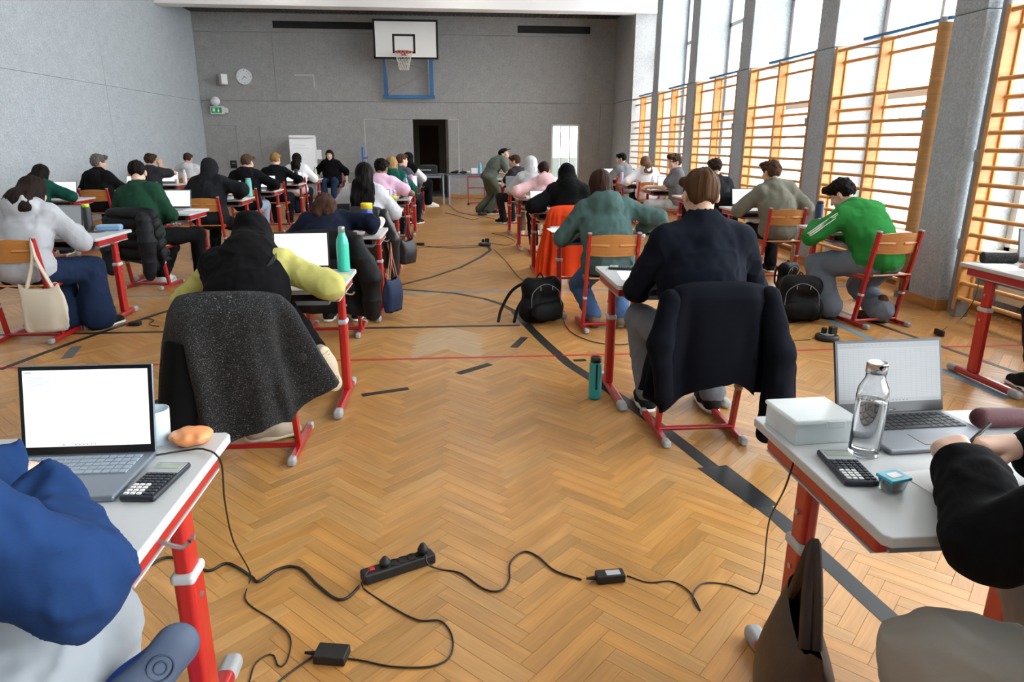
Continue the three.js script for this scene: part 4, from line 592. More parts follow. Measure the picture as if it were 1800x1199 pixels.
people.olive = sit('4,3', { label: 'person in olive grey blazer with curly brown hair facing a laptop', s: 1.03, lean: 16, side: -6, hp: 8, hy: 18, hair: 'curly', hairColor: 0x4b3627, skin: 'light', top: { color: 0x6f7064, loose: 0.03, folds: 0.01, name: 'blazer', long: 0.05 }, pants: { color: 0x1a1a1c }, hl: [-0.25, 0.785, -0.36], hr_: [0.28, 0.785, -0.26], pr: [0.8, -0.8, 0.4] });
people.green = sit('4,2', { label: 'person in bright green sweater with white sleeve stripes writing with a pen', s: 1.04, lean: 36, side: -13, hp: 34, hy: 30, face: true, hair: 'curly', hairColor: 0x15110f, skin: 'fair', top: { color: 0x2a7a38, loose: 0.026, folds: 0.009 }, pants: { color: 0x6d7884, loose: 0.03, flare: 0.03, folds: 0.01 }, hl: [-0.30, 0.785, -0.44], hr_: [-0.18, 0.785, -0.44], pr: [0.8, -0.6, 0.2], curll: 0.8, curlr: 0.9, fl: [-0.30, 0, -0.22], fly: 30, fr: [0.06, 0, -0.02], fry: 20, shoe: { color: 0x5a3a22, sole: 0x2a1a12, style: 'boot', lace: 0x3a2a1a } });
{ // three white stripes down the left sleeve of the green sweater
  const p = people.green, a = p.S[0], b = p.arms[0][0], c = p.arms[0][1], out = V(-0.75, 0.35, 0.55).normalize(), g = [-0.016, 0, 0.016].map((k) => { const sd = V(0, 0, 0).crossVectors(b.clone().sub(a).normalize(), out).multiplyScalar(k), r = 0.079, at = (q, rr) => q.clone().addScaledVector(out, rr).add(sd); return tube([at(a, r + 0.004), at(a.clone().lerp(b, 0.5), r), at(b, r - 0.006), at(b.clone().lerp(c, 0.6), r - 0.018)], 0.005, 5, 20); });
  part('sleeve_stripes', mergeGeometries(g), std(0xe6e6e2, 0.8), p.t, 'three white stripes');
}
people.right = sit('4,1', { label: 'person in dark grey sleeves reaching over the desk with the round pencil case', lean: 12, hair: 'short', hairColor: 0x2a1d14, skin: 'light', top: { color: 0x4d5157 }, pants: { color: 0x22242a }, hl: [-0.06, 0.775, -0.50], hr_: [0.2, 0.78, -0.4], hdl: [-0.7, 0, -0.7] });
people.greyhoodie = sit('1,2', { label: 'person in light grey hoodie with dark brown hair over the shoulder and wide navy trousers', female: true, lean: 26, side: 0, hp: 22, hair: 'long', hairLen: 0.06, hairSide: 0.06, hairWide: 1.2, hairColor: 0x1f1512, skin: 'light', top: { color: 0xa7abb0, loose: 0.03, hood: 'down', folds: 0.009, name: 'hoodie', long: 0.03 }, pants: { color: 0x1c2942, loose: 0.03, flare: 0.06, folds: 0.009 }, hl: [-0.12, 0.785, -0.42], hr_: [0.20, 0.785, -0.38], pr: [0.8, -0.6, 0.5], fl: [0.1, 0, -0.25], fr: [0.36, 0, -0.30], fry: -30, shoe: { color: 0x1b1b1d, sole: 0xd8d8d6 } });
people.bottle = sit('1,3', { label: 'person in bottle-green sweater with dark hair looking down to the left', s: 1.04, lean: 12, side: -9, hp: 22, hy: 22, face: true, hair: 'short', hairColor: 0x15110f, skin: 'fair', top: { color: 0x1f4030, loose: 0.018 }, pants: { color: 0x121214 }, hl: [-0.2, 0.785, -0.3], hr_: [0.05, 0.66, -0.2], pr: [0.8, -0.8, 0.2], fl: [0.05, 0, -0.15], fr: [0.36, 0.0, -0.42], fry: -35, kr: [0.5, 0.5, -0.6], shoe: { color: 0xd9dadb, sole: 0xe8e8e8 } });
people.parka = sit('1,4', { label: 'person in black parka with grey-lined hood worn up', s: 1.02, lean: 22, hp: 15, fat: 1.12, hair: 'short', hairColor: 0x1a1412, top: { color: 0x1d1e21, loose: 0.04, hood: 'up', folds: 0.012, name: 'parka', long: 0.06 }, pants: { color: 0x101012 }, hr_: [0.32, 0.80, -0.28], pr: [1, -0.2, 0.3], shoe: { color: 0x111112, sole: 0x111112, style: 'boot', lace: 0x1a1a1a }, fl: [-0.02, 0, -0.2], fr: [0.22, 0, -0.1] });
people.glasses = sit('1,5', { label: 'person in black hoodie and glasses with cropped brown hair', s: 1.04, fat: 1.05, lean: 15, hp: 10, hy: -18, face: true, hair: 'short', hairColor: 0x4a3a2c, skin: 'fair', top: { color: 0x101216, loose: 0.028, hood: 'down', name: 'hoodie' }, pants: { color: 0x8fa0b4 }, hr_: [0.3, 0.785, -0.28], pr: [1, -0.3, 0.4] });
people.blond = sit('1,6', { label: 'person in black sweater with short blond hair', s: 1.03, lean: 12, hp: 6, hy: -10, hair: 'short', hairColor: 0x8a6a42, skin: 'fair', top: { color: 0x111215 }, pants: { color: 0x15161a }, hr_: [0.3, 0.785, -0.26], pr: [1, -0.3, 0.4] });
people.blouse = sit('1,7', { label: 'person in white blouse with shoulder-length dark hair', female: true, lean: 12, hp: 10, hair: 'long', hairLen: 0.10, hairColor: 0x15110f, skin: 'tan', top: { color: 0xdfe2e6, loose: 0.03 }, pants: { color: 0x1c2438 } });
people.darkgreen = sit('0,4', { label: 'person in dark green sweater with long black hair leaning toward a laptop', female: true, lean: 32, side: 4, hp: 18, hair: 'long', hairLen: 0.08, hairColor: 0x14100f, skin: 'light', top: { color: 0x16483e, loose: 0.026 }, pants: { color: 0x18181c }, hr_: [0.30, 0.785, -0.36], pr: [1, -0.3, 0.4] });
people.silver = sit('0,5', { label: 'person with silver-tinted messy hair and black jacket in profile', lean: 6, hp: 4, hy: -42, twist: -15, face: true, hair: 'messy', hairColor: 0x5a5650, skin: 'light', top: { color: 0x121214, loose: 0.03, hood: 'down', name: 'jacket' }, pants: { color: 0x15151a } });
people.charcoal = sit('0,6', { label: 'person in charcoal t-shirt resting the chin on the right hand', lean: 14, hp: 6, hair: 'messy', hairColor: 0x3a2a20, skin: 'light', top: { color: 0x2b2c31, kind: 'tee', loose: 0.024 }, pants: { color: 0x1a1a1e }, hr_: [0.14, 1.06, -0.2], pr: [0.9, -0.6, -0.3], hdr: [0, 1, 0], hnr: [0.5, 0, 0.9] });
people.palehood = sit('0,7', { label: 'person in pale grey hoodie with brown hair near the double door', lean: 14, hp: 10, hair: 'short', hairColor: 0x3c271c, skin: 'light', top: { color: 0xb9bbbe, loose: 0.026, hood: 'down', name: 'hoodie' }, pants: { color: 0x24262c } });
people.bent = sit('2,2', { label: 'person in navy top bent low over the desk with long brown hair falling forward', female: true, lean: 44, side: -12, hp: 62, hr: 10, hair: 'long', hairLen: 0.1, hairColor: 0x38241a, skin: 'light', top: { color: 0x161c2e, loose: 0.022 }, pants: { color: C.black }, hl: [-0.22, 0.785, -0.42], hr_: [0.28, 0.785, -0.34], pr: [1, -0.1, 0.4] });
people.longblack = sit('2,3', { label: 'person with very long straight black hair and pale grey shirt', female: true, lean: 10, hp: 10, side: 3, hair: 'long', hairLen: 0.42, hairWide: 1.5, hairColor: 0x0e0b0a, skin: 'tan', top: { color: 0xb9bbc0, loose: 0.03, folds: 0.01 }, pants: { color: C.black } });
people.pinkshirt = sit('2,4', { label: 'person in pink t-shirt with black curly hair', lean: 16, hp: 14, hy: -14, hair: 'curly', hairColor: 0x0e0c0b, skin: 'brown', top: { color: 0xd9b3cc, kind: 'tee', loose: 0.026 }, pants: { color: 0x1a1c22 }, hr_: [0.30, 0.785, -0.26], pr: [1, -0.4, 0.4] });
people.greenhood = sit('2,5', { label: 'person in green hoodie with straight blond bobbed hair', lean: 14, hp: 8, hair: 'bob', hairColor: 0x9a7a50, skin: 'fair', top: { color: 0x11493d, loose: 0.03, hood: 'down', name: 'hoodie' }, pants: { color: 0x1a1a1e } });
people.laughing = sit('2,6', { label: 'person with tied-back brown hair laughing in profile', female: true, turn: -0.5, hy: -30, lean: 8, hp: -4, face: true, hair: 'short', hairColor: 0x4a3424, skin: 'fair', top: { color: 0x4b5058 }, pants: { color: 0x1c1c22 } });
people.scarfwhite = sit('2,7', { label: 'person in black headscarf with white sleeves and crossed legs', female: true, turn: -0.35, hy: -25, lean: 8, hp: 6, face: true, hair: 'hijab', hairColor: 0x0b0b0c, shawl: 0.26, skin: 'light', top: { color: 0xd9dade, loose: 0.024 }, pants: { color: 0x0f0f11, loose: 0.03 }, fl: [0.1, 0, -0.3], fr: [0.42, 0.16, -0.28], fry: -60, kr: [0.4, 0.7, -0.5], shoe: { color: 0xe2e2e2, sole: 0xeeeeee } });
// the two students beside the camera
people.blue = person({ group: PEOPLE, label: 'person in royal blue sweater and light grey joggers typing at the nearest left desk', x: -0.93, z: -0.81, s: 1.04, wr: 0.013, lean: 14, hp: 10, hair: 'short', hairColor: 0x3a291c, skin: 'fair', cell: 0.009, handCell: 0.0035, top: { color: 0x1c355f, loose: 0.034, folds: 0.02 }, pants: { color: 0x8d9398, loose: 0.03, folds: 0.012 }, hl: [-0.05, 0.79, -0.60], hr_: [0.13, 0.80, -0.42], pr: [1, -0.7, 0.1], pl: [-1, -0.5, 0.2], fr: [0.14, 0, -0.42], fl: [0.33, 0.50, -0.22], flAim: [[0.6, 0.6, -0.55], [0.42, 0.42, 0.80]], kl: [-0.3, 0.7, -0.6], shoe: { color: 0x2f4ea0, sole: 0x3e4c63, lace: 0xe0e0e0, tread: 0x2c394d } });
people.joggers = person({ group: PEOPLE, label: 'person in black knitted sweater and grey joggers holding a pen at the nearest right desk', x: 1.33, z: -0.78, turn: 0.30, s: 1.0, cuff: 0.84, wr: 0.006, female: true, lean: 27, hp: 20, hair: 'long', hairLen: 0.1, hairColor: 0x2a1d18, skin: 'fair', cell: 0.008, handCell: 0.003, top: { color: 0x0c0c0e, loose: 0.03, folds: 0.009 }, pants: { color: 0x97938c, loose: 0.034, folds: 0.012 }, hl: [-0.085, 0.81, -0.53], hr_: [0.075, 0.825, -0.52], pl: [-1, -0.75, 0.05], pr: [1, -0.6, 0.2], hdl: [0.45, 0.12, -0.8], hdr: [-0.75, -0.05, -0.5], hnl: [-0.5, 0.75, 0.3], hnr: [0.4, 0.8, 0.2], curll: 1.0, curlr: 1.05, grip: 0.6, fl: [-0.22, 0, -0.36], kl: [-0.4, 0.7, -0.6], fr: [0.12, 0, -0.4] });
// ---------------------------------------------------------------- things on and around the desks
const LAPS = [], SPOTS = [];
const on = (px, py, h = DH) => { // a pixel on a desk top; kept within the nearest desk's edges
  const p = atY(px, py, h); if (h !== DH) return [p.x, h, p.z]; let best = 1e9, q = null;
  for (const k of Object.keys(WHO)) { const [c, r] = k.split(',').map(Number), x = COLS[c], z = ROWS[r] + DD / 2, dx = Math.max(0, Math.abs(p.x - x) - DW / 2), dz = Math.max(0, Math.abs(p.z - z) - DD / 2), d = dx + dz; if (d < best) { best = d; q = [x, z]; } }
  const cl2 = (v, c, e) => Math.max(c - e, Math.min(c + e, v)); let x = cl2(p.x, q[0], DW / 2 - 0.05), z = cl2(p.z, q[1], DD / 2 - 0.06);
  for (const [lx, lz, lw, ld] of LAPS) if (Math.abs(x - lx) < lw && Math.abs(z - lz) < ld) { const l = lx - lw, r = lx + lw; if (r <= q[0] + DW / 2 - 0.04 && (x >= lx || l < q[0] - DW / 2 + 0.04)) x = r; else if (l >= q[0] - DW / 2 + 0.04) x = l; else z = lz + ld; }
  for (let k = 0; k < 4; k++) for (const [a, b] of SPOTS) if (Math.hypot(x - a, z - b) < 0.085) { z += z < q[1] + DD / 2 - 0.15 ? 0.09 : -0.09; }
  if (LAPS.length) SPOTS.push([x, z]); return [x, h, z];
};
// laptops
function canvasTex(w, h, draw) { const c = document.createElement('canvas'); c.width = w; c.height = h; draw(c.getContext('2d'), w, h); const t = new THREE.CanvasTexture(c); t.colorSpace = THREE.SRGBColorSpace; return t; }
const docTex = canvasTex(512, 320, (g, w, h) => { g.fillStyle = '#f4f8fb'; g.fillRect(0, 0, w, h); g.fillStyle = '#c9d3da'; for (let i = 0; i < 7; i++) g.fillRect(20, 26 + i * 6, 60 + (i * 37) % 60, 2); g.fillStyle = '#9aa7b2'; g.fillRect(8, 8, 30, 3); g.fillRect(150, h - 10, 8, 5); for (let i = 0; i < 6; i++) g.fillRect(200 + i * 16, h - 10, 7, 5); });
const gridTex = canvasTex(512, 320, (g, w, h) => { g.fillStyle = '#aab4b9'; g.fillRect(0, 0, w, h); g.fillStyle = '#c5cdd1'; g.fillRect(0, 30, w, h - 52); g.strokeStyle = '#9aa5ab'; g.lineWidth = 1; for (let x = 0; x < w; x += 26) { g.beginPath(); g.moveTo(x, 40); g.lineTo(x, h - 24); g.stroke(); } for (let y = 40; y < h - 22; y += 9) { g.beginPath(); g.moveTo(0, y); g.lineTo(w, y); g.stroke(); } g.fillStyle = '#7d878d'; for (let i = 0; i < 12; i++) g.fillRect(10 + i * 22, 8, 14, 3); g.fillRect(10, 18, 120, 3); g.fillStyle = '#4c5a66'; for (let i = 0; i < 8; i++) g.fillRect(210 + i * 18, h - 13, 9, 7); });
const acerTex = canvasTex(128, 32, (g, w, h) => { g.fillStyle = '#1b1c1e'; g.fillRect(0, 0, w, h); g.fillStyle = '#b9bcbf'; g.font = 'bold 22px sans-serif'; g.textAlign = 'center'; g.fillText('acer', w / 2, 23); });
const screenMat = (tex, k) => new THREE.MeshStandardMaterial({ color: 0x111111, roughness: 0.25, emissive: 0xffffff, emissiveMap: tex, emissiveIntensity: k });
const scr = { white: screenMat(docTex, 1.15), grey: screenMat(gridTex, 0.42), dark: std(0x08090a, 0.2) };
function laptop(o) {
  const w = o.w ?? 0.32, d = o.d ?? 0.22, h = o.h ?? 0.205, ang = (o.open ?? 104) * Math.PI / 180, t = thing('laptop', o.label, 'laptop', o.p, o.turn ?? 0), body = std(o.color ?? 0x8d9298, 0.42, { metalness: 0.4 });
  part('base', rbox(w, 0.014, d, 0, 0.008, 0, 0.006), body, t);
  const keys = []; const nx = 14, ny = 5, kw = w * 0.86 / nx, kd = d * 0.42 / ny; for (let j = 0; j < ny; j++) for (let i = 0; i < nx; i++) { if (j === 4 && i > 4 && i < 9) continue; keys.push(box(kw * 0.84, 0.003, kd * 0.82, -w * 0.43 + (i + 0.5) * kw, 0.0165, -d * 0.40 + (j + 0.5) * kd)); } keys.push(box(kw * 3.9, 0.003, kd * 0.82, -w * 0.43 + 7 * kw, 0.0165, -d * 0.40 + 4.5 * kd));
  const kb = part('keyboard', mergeGeometries(keys), std(o.keys ?? 0x1b1c1f, 0.55), t); kb.userData.kind = 'stuff';
  part('touchpad', rbox(w * 0.34, 0.001, d * 0.28, 0, 0.0155, d * 0.28, 0.0004, 1), std(new THREE.Color(o.color ?? 0x8d9298).multiplyScalar(0.8), 0.35), t);
  const hinge = new THREE.Group(); const lid = part('lid', rbox(w, h, 0.007, 0, h / 2, 0, 0.004), o.lid ? std(o.lid, 0.4) : body, t); lid.position.set(0, 0.014, -d / 2 + 0.004); lid.rotation.x = -(ang - Math.PI / 2);
  part('bezel', box(w - 0.004, h - 0.004, 0.001, 0, h / 2, 0.0042), std(0x0b0c0d, 0.35), lid);
  const b = o.bezel ?? 0.008, g = new THREE.PlaneGeometry(w - 2 * b, h - b - (o.chin ?? 0.016)); g.translate(0, h / 2 + ((o.chin ?? 0.016) - b) / 2, 0.0052); part('screen', g, scr[o.screen ?? 'white'], lid);
  if (o.acer) { const q = new THREE.PlaneGeometry(0.03, 0.0075); q.translate(0, 0.009, 0.0053); part('maker_logo', q, new THREE.MeshStandardMaterial({ map: acerTex, roughness: 0.5 }), lid); }
  if (o.apple) { const m = part('fruit_emblem', merge([lathe([[0, 0], [0.014, 0.0005], [0.014, 0.001], [0, 0.001]], 16).rotateX(-Math.PI / 2).scale(1, 1.1, 1).translate(0, h / 2, -0.0045), rbox(0.004, 0.010, 0.001, 0.003, h / 2 + 0.021, -0.0042, 0.0004, 1).rotateZ(-0.1)]), std(0x2b2d30, 0.4), lid); }
  return t;
}
const LT = [
  { p: [-0.886, DH, -1.475], w: 0.308, d: 0.226, h: 0.215, color: 0x6f7a86, keys: 0x8a97a3, open: 103, bezel: 0.011, chin: 0.02, label: 'open grey-blue laptop with blank white screen in front of the blue sweater' },
  { p: [1.21, DH, -1.575], turn: 0.05, w: 0.325, d: 0.235, h: 0.205, color: 0x7d8188, lid: 0x202225, open: 106, screen: 'grey', chin: 0.03, acer: true, label: 'silver laptop showing a spreadsheet beside the glass water bottle' },
  { p: on(527, 482), turn: 0.05, color: 0x2a2c30, h: 0.215, open: 100, label: 'black laptop with pale screen beside the turquoise steel bottle' },
  { p: on(592, 398), turn: 0.1, color: 0x1c1d20, screen: 'dark', label: 'dark laptop with black screen beside the bent-over girl' }, { p: on(668, 362), w: 0.3, color: 0x9fb3cc, label: 'pale blue laptop half hidden behind the long black hair' },
  { p: on(722, 330), color: 0xb0b3b6, label: 'laptop with white screen beside the pink bottle' }, { p: on(717, 313), turn: Math.PI, color: 0x9a9ea3, label: 'grey laptop in front of the girl with the white sleeves' },
  { p: on(945, 368), w: 0.31, h: 0.2, color: 0xc4c7ca, label: 'silver laptop with white screen in front of the plain black headscarf' }, { p: on(897, 331), turn: Math.PI - 0.1, color: 0xa9b3bb, apple: true, label: 'silver laptop seen from behind with dark fruit emblem' }, { p: on(908, 312), color: 0xb4b8bc, label: 'small laptop in front of the girl beside the capped boy' },
  { p: on(1793, 452), turn: -0.1, color: 0x7d8288, screen: 'grey', label: 'laptop beside the round patterned pencil case' }, { p: on(1305, 362), color: 0x2d2f33, label: 'dark laptop with white screen in front of the olive blazer' }, { p: on(1184, 335), turn: -0.1, color: 0x35373b, label: 'dark laptop behind the boy turning round' }, { p: on(1060, 317), turn: 0.3, color: 0xb0b4b8, label: 'silver laptop in front of the printed grey shirt' },
  { p: on(112, 347), color: 0x3a3d42, label: 'dark laptop with white screen before the dark green sweater' }, { p: on(237, 334), turn: -0.25, color: 0x33363a, label: 'dark laptop beside the cola bottles' }, { p: on(296, 322), turn: -0.1, color: 0x2f3236, label: 'dark laptop before the charcoal t-shirt' },
  { p: on(100, 408), turn: 0.05, color: 0x55595e, lid: 0x202225, w: 0.33, h: 0.21, screen: 'grey', label: 'grey laptop with dim screen beside the black and lime bottle' }, { p: on(305, 369), turn: -0.05, color: 0x8d949a, w: 0.31, label: 'silver laptop with white screen beside the mint bottle' }, { p: on(392, 345), color: 0x8d949a, label: 'laptop half hidden by the hooded parka' }, { p: on(468, 332), turn: 0.1, color: 0x3a3d42, label: 'laptop beside the aqua bottle of the black hoodie' }, { p: on(522, 320), color: 0x4a4d52, label: 'laptop beside the tall black bottle' },
];
for (const l of LT) { const k = Object.keys(WHO).map((s2) => s2.split(',').map(Number)).reduce((a, b) => Math.hypot(COLS[b[0]] - l.p[0], ROWS[b[1]] + DD / 2 - l.p[2]) < Math.hypot(COLS[a[0]] - l.p[0], ROWS[a[1]] + DD / 2 - l.p[2]) ? b : a); l.p[0] = Math.max(COLS[k[0]] - DW / 2 + 0.17, Math.min(COLS[k[0]] + DW / 2 - 0.17, l.p[0])); l.p[2] = Math.max(ROWS[k[1]] + 0.14, Math.min(ROWS[k[1]] + DD - 0.15, l.p[2])); laptop(l); LAPS.push([l.p[0], l.p[2], (l.w ?? 0.32) / 2 + 0.05, (l.d ?? 0.22) / 2 + 0.05]); }
// bottles and cups
const plastic = (c, o = {}) => new THREE.MeshPhysicalMaterial({ color: c, roughness: 0.35, clearcoat: 0.3, ...o }), clearMat = (c) => new THREE.MeshPhysicalMaterial({ color: c, roughness: 0.08, transmission: 0.85, thickness: 0, ior: 1.45 });
function bottle(o) {
  const t = thing('bottle', o.label, 'bottle', o.p), H = o.h ?? 0.26, R = o.r ?? 0.036, m = o.mat ?? plastic(o.color);
  const prof = { flask: [[0, 0], [R * 0.92, 0], [R, 0.008], [R, H * 0.6], [R * 0.9, H * 0.7], [R * 0.55, H * 0.83], [R * 0.5, H * 0.87], [0, H * 0.87]], sport: [[0, 0], [R * 0.95, 0], [R, 0.01], [R, H * 0.82], [R * 0.9, H * 0.86], [0, H * 0.86]], pet: [[0, 0], [R * 0.8, 0], [R, 0.012], [R, H * 0.3], [R * 0.92, H * 0.36], [R, H * 0.42], [R, H * 0.66], [R * 0.45, H * 0.88], [R * 0.42, H * 0.93], [0, H * 0.93]], shaker: [[0, 0], [R * 0.8, 0], [R, H * 0.72], [0, H * 0.72]] }[o.kind ?? 'flask'];
  part('bottle_body', lathe(prof, 24), m, t);
  const cr = { flask: R * 0.52, sport: R * 0.85, pet: R * 0.45, shaker: R * 1.06 }[o.kind ?? 'flask'], c0 = { flask: 0.87, sport: 0.86, pet: 0.93, shaker: 0.72 }[o.kind ?? 'flask'];
  part('lid', lathe([[0, H * c0], [cr, H * c0], [cr, H * (c0 + (o.kind === 'shaker' ? 0.2 : 0.11))], [cr * 0.8, H * (c0 + 0.125 + (o.kind === 'shaker' ? 0.1 : 0))], [0, H * (c0 + 0.125 + (o.kind === 'shaker' ? 0.1 : 0))]], 20), o.lidMat ?? plastic(o.lid ?? 0x222326), t);
  if (o.band) part('label_band', lathe([[R * 1.012, H * 0.36], [R * 1.012, H * 0.62]], 24), std(o.band, 0.5), t);
  if (o.strap) part('carry_strap', rbox(0.012, H * 0.6, 0.004, 0, H * 0.55, R + 0.001, 0.001), M.black, t);
  return t;
}
bottle({ p: on(605, 476), h: 0.265, r: 0.037, color: 0x2fb89f, lidMat: M.steel, label: 'turquoise steel bottle with silver cap on the lime sweater student\'s desk' });
bottle({ p: [...on(1045, 700, 0)].map((v, i) => i === 1 ? 0.001 : v), h: 0.265, r: 0.038, kind: 'sport', color: 0x1c9a9c, lid: 0x141517, strap: true, label: 'teal drinking bottle with black lid standing on the floor' });
bottle({ p: [...on(1358, 468, 0)].map((v, i) => i === 1 ? 0.001 : v), h: 0.23, r: 0.033, kind: 'pet', mat: clearMat(0xdfe8ea), lid: 0xe8e8e8, label: 'small clear plastic water bottle on the floor under the olive blazer\'s chair' });
bottle({ p: on(1437, 398), h: 0.24, r: 0.036, kind: 'sport', color: 0x21385c, lid: 0x2a3f60, label: 'dark blue sports bottle on the green sweater student\'s desk' });
bottle({ p: on(161, 400), h: 0.23, r: 0.036, kind: 'sport', color: 0x24262a, lid: 0xb9d63a, label: 'black bottle with lime green cap on the grey hoodie girl\'s desk' });
bottle({ p: on(265, 374), h: 0.27, r: 0.037, color: 0x9fd2c6, lidMat: M.steelGrey, label: 'mint green steel bottle on the bottle-green sweater student\'s desk' });
bottle({ p: on(483, 343), h: 0.26, r: 0.04, kind: 'sport', color: 0x6cc4bd, lid: 0x8cd6cf, label: 'aqua plastic bottle on the black hoodie student\'s desk' });
bottle({ p: on(537, 327), h: 0.27, r: 0.036, kind: 'sport', color: 0x1a1b1f, label: 'tall black bottle on the blond student\'s desk' });
bottle({ p: on(424, 349), h: 0.24, r: 0.036, color: 0xd9c6bd, lid: 0xe6ddd6, label: 'beige bottle on the parka student\'s desk' });
bottle({ p: on(433, 352), h: 0.24, r: 0.04, kind: 'sport', mat: clearMat(0xf0d8d4), lid: 0xf0eeec, label: 'clear rosy bottle on the parka student\'s desk' });
bottle({ p: on(381, 319), h: 0.25, r: 0.037, color: 0xe4dcdc, lid: 0xf2f0f0, label: 'white bottle on the desk by the double door' });
bottle({ p: on(573, 318), h: 0.26, r: 0.036, color: 0x9fb98e, lid: 0xb5c9a6, label: 'sage green bottle in front of the wheelchair user' }); bottle({ p: on(581, 319), h: 0.26, r: 0.036, color: 0xbfdccb, lid: 0xd2e8dc, label: 'pale mint bottle in front of the wheelchair user' });
bottle({ p: on(652, 396), h: 0.24, r: 0.05, kind: 'shaker', color: 0x1f3f9a, lid: 0xe6c92c, band: 0x2a4aa8, label: 'blue protein shaker with yellow lid on the navy girl\'s desk' });
bottle({ p: on(683, 358), h: 0.2, r: 0.034, kind: 'pet', mat: clearMat(0xd3e2ea), lid: 0xc9d6e0, label: 'small clear bottle behind the long black hair' }); bottle({ p: on(694, 360), h: 0.16, r: 0.042, kind: 'shaker', color: 0x1f5a3f, lid: 0xd8cf4a, label: 'green paper cup with yellow lid beside the long black hair' });
bottle({ p: on(711, 353), h: 0.31, r: 0.042, kind: 'pet', mat: clearMat(0xe4edf2), lid: 0x3a6fb0, label: 'large clear water bottle on the pink shirt student\'s desk' }); bottle({ p: on(720, 338), h: 0.25, r: 0.038, kind: 'sport', color: 0xd873a4, lid: 0xe59abf, label: 'pink bottle on the green hoodie student\'s desk' });
bottle({ p: on(989, 372), h: 0.2, r: 0.03, mat: clearMat(0xf2f2f0), lid: 0xf0f0f0, label: 'small white glass bottle beside the teal hoodie' }); bottle({ p: on(1140, 329), h: 0.19, r: 0.034, kind: 'pet', mat: clearMat(0xdde4e6), lid: 0xe8e8e8, label: 'clear bottle on the turning student\'s desk' }); bottle({ p: on(1086, 319), h: 0.2, r: 0.034, kind: 'sport', color: 0xb9aac8, lid: 0xcbbfd6, label: 'lilac bottle on the white hoodie student\'s desk' }); bottle({ p: on(913, 327), h: 0.2, r: 0.035, kind: 'sport', color: 0x3a3d42, lid: 0xe8e8e8, label: 'dark bottle with white lid beside the grey hood' });
for (const [x, i] of [[183, 0], [191, 1]]) bottle({ p: on(x, 333 + i), h: 0.24, r: 0.034, kind: 'pet', mat: plastic(0x1a0d0a), lid: 0xb01818, band: 0xb41c1c, label: i ? 'cola bottle with red label nearer the laptop of the silver-haired boy' : 'cola bottle with red label nearer the silver-haired boy' });
{ // glass carafe with water on the nearest right desk
  const t = thing('glass_bottle', 'clear glass bottle half full of water with steel cap on the right front desk', 'bottle', on(1523, 797)), H = 0.235, R = 0.036;
  part('glass_body', lathe([[0, 0.004], [R * 0.9, 0], [R, 0.006], [R, H * 0.66], [R * 0.93, H * 0.74], [R * 0.62, H * 0.84], [R * 0.6, H * 0.9], [R * 0.55, H * 0.9], [R * 0.57, H * 0.84], [R * 0.88, H * 0.735], [R * 0.945, H * 0.66], [R * 0.945, 0.012], [0, 0.012]], 32), new THREE.MeshPhysicalMaterial({ color: 0xffffff, roughness: 0.02, transmission: 1, thickness: 0.004, ior: 1.5 }), t);
  part('water', lathe([[0, 0.0125], [R * 0.94, 0.0125], [R * 0.94, H * 0.60], [0, H * 0.60]], 32), new THREE.MeshPhysicalMaterial({ color: 0xffffff, roughness: 0.01, transmission: 1, thickness: 0.05, ior: 1.33, attenuationColor: new THREE.Color(0.8, 0.92, 0.95), attenuationDistance: 0.6 }), t);
  part('steel_cap', lathe([[0, H * 0.9], [R * 0.66, H * 0.9], [R * 0.66, H * 1.0], [R * 0.6, H * 1.01], [0, H * 1.01]], 28), M.chrome, t);
}
// calculators
function calculator(p, turn, label, color, keyc = 0xdadcdc) {
  const t = thing('calculator', label, 'calculator', p, turn); part('casing', rbox(0.078, 0.014, 0.168, 0, 0.008, 0, 0.006, 3), std(color, 0.4), t); part('faceplate', rbox(0.07, 0.002, 0.05, 0, 0.0155, -0.05, 0.0008, 1), std(0x9a9fa2, 0.4), t); part('display', rbox(0.056, 0.002, 0.022, 0, 0.0165, -0.055, 0.0008, 1), std(0x8c9a86, 0.25), t);
  for (let j = 0; j < 8; j++) for (let i = 0; i < 5; i++) part('key', rbox(0.0105, 0.004, 0.0085, -0.027 + i * 0.0135, 0.0165, -0.018 + j * 0.0128, 0.0015, 1), std(j > 3 && i < 3 && i >= 0 ? keyc : 0x2a3038, 0.5), t);
  return t;
}
calculator([-0.675, DH, -1.44], -0.10, 'black scientific calculator with white number keys beside the grey-blue laptop', 0x1c2027); calculator([0.905, DH, -1.385], -0.12, 'dark scientific calculator beside the turquoise-lidded tub', 0x1d2530); calculator(on(1094, 473), 1.3, 'small black calculator lying on the navy sweater student\'s desk', 0x17181b, 0x33363b);
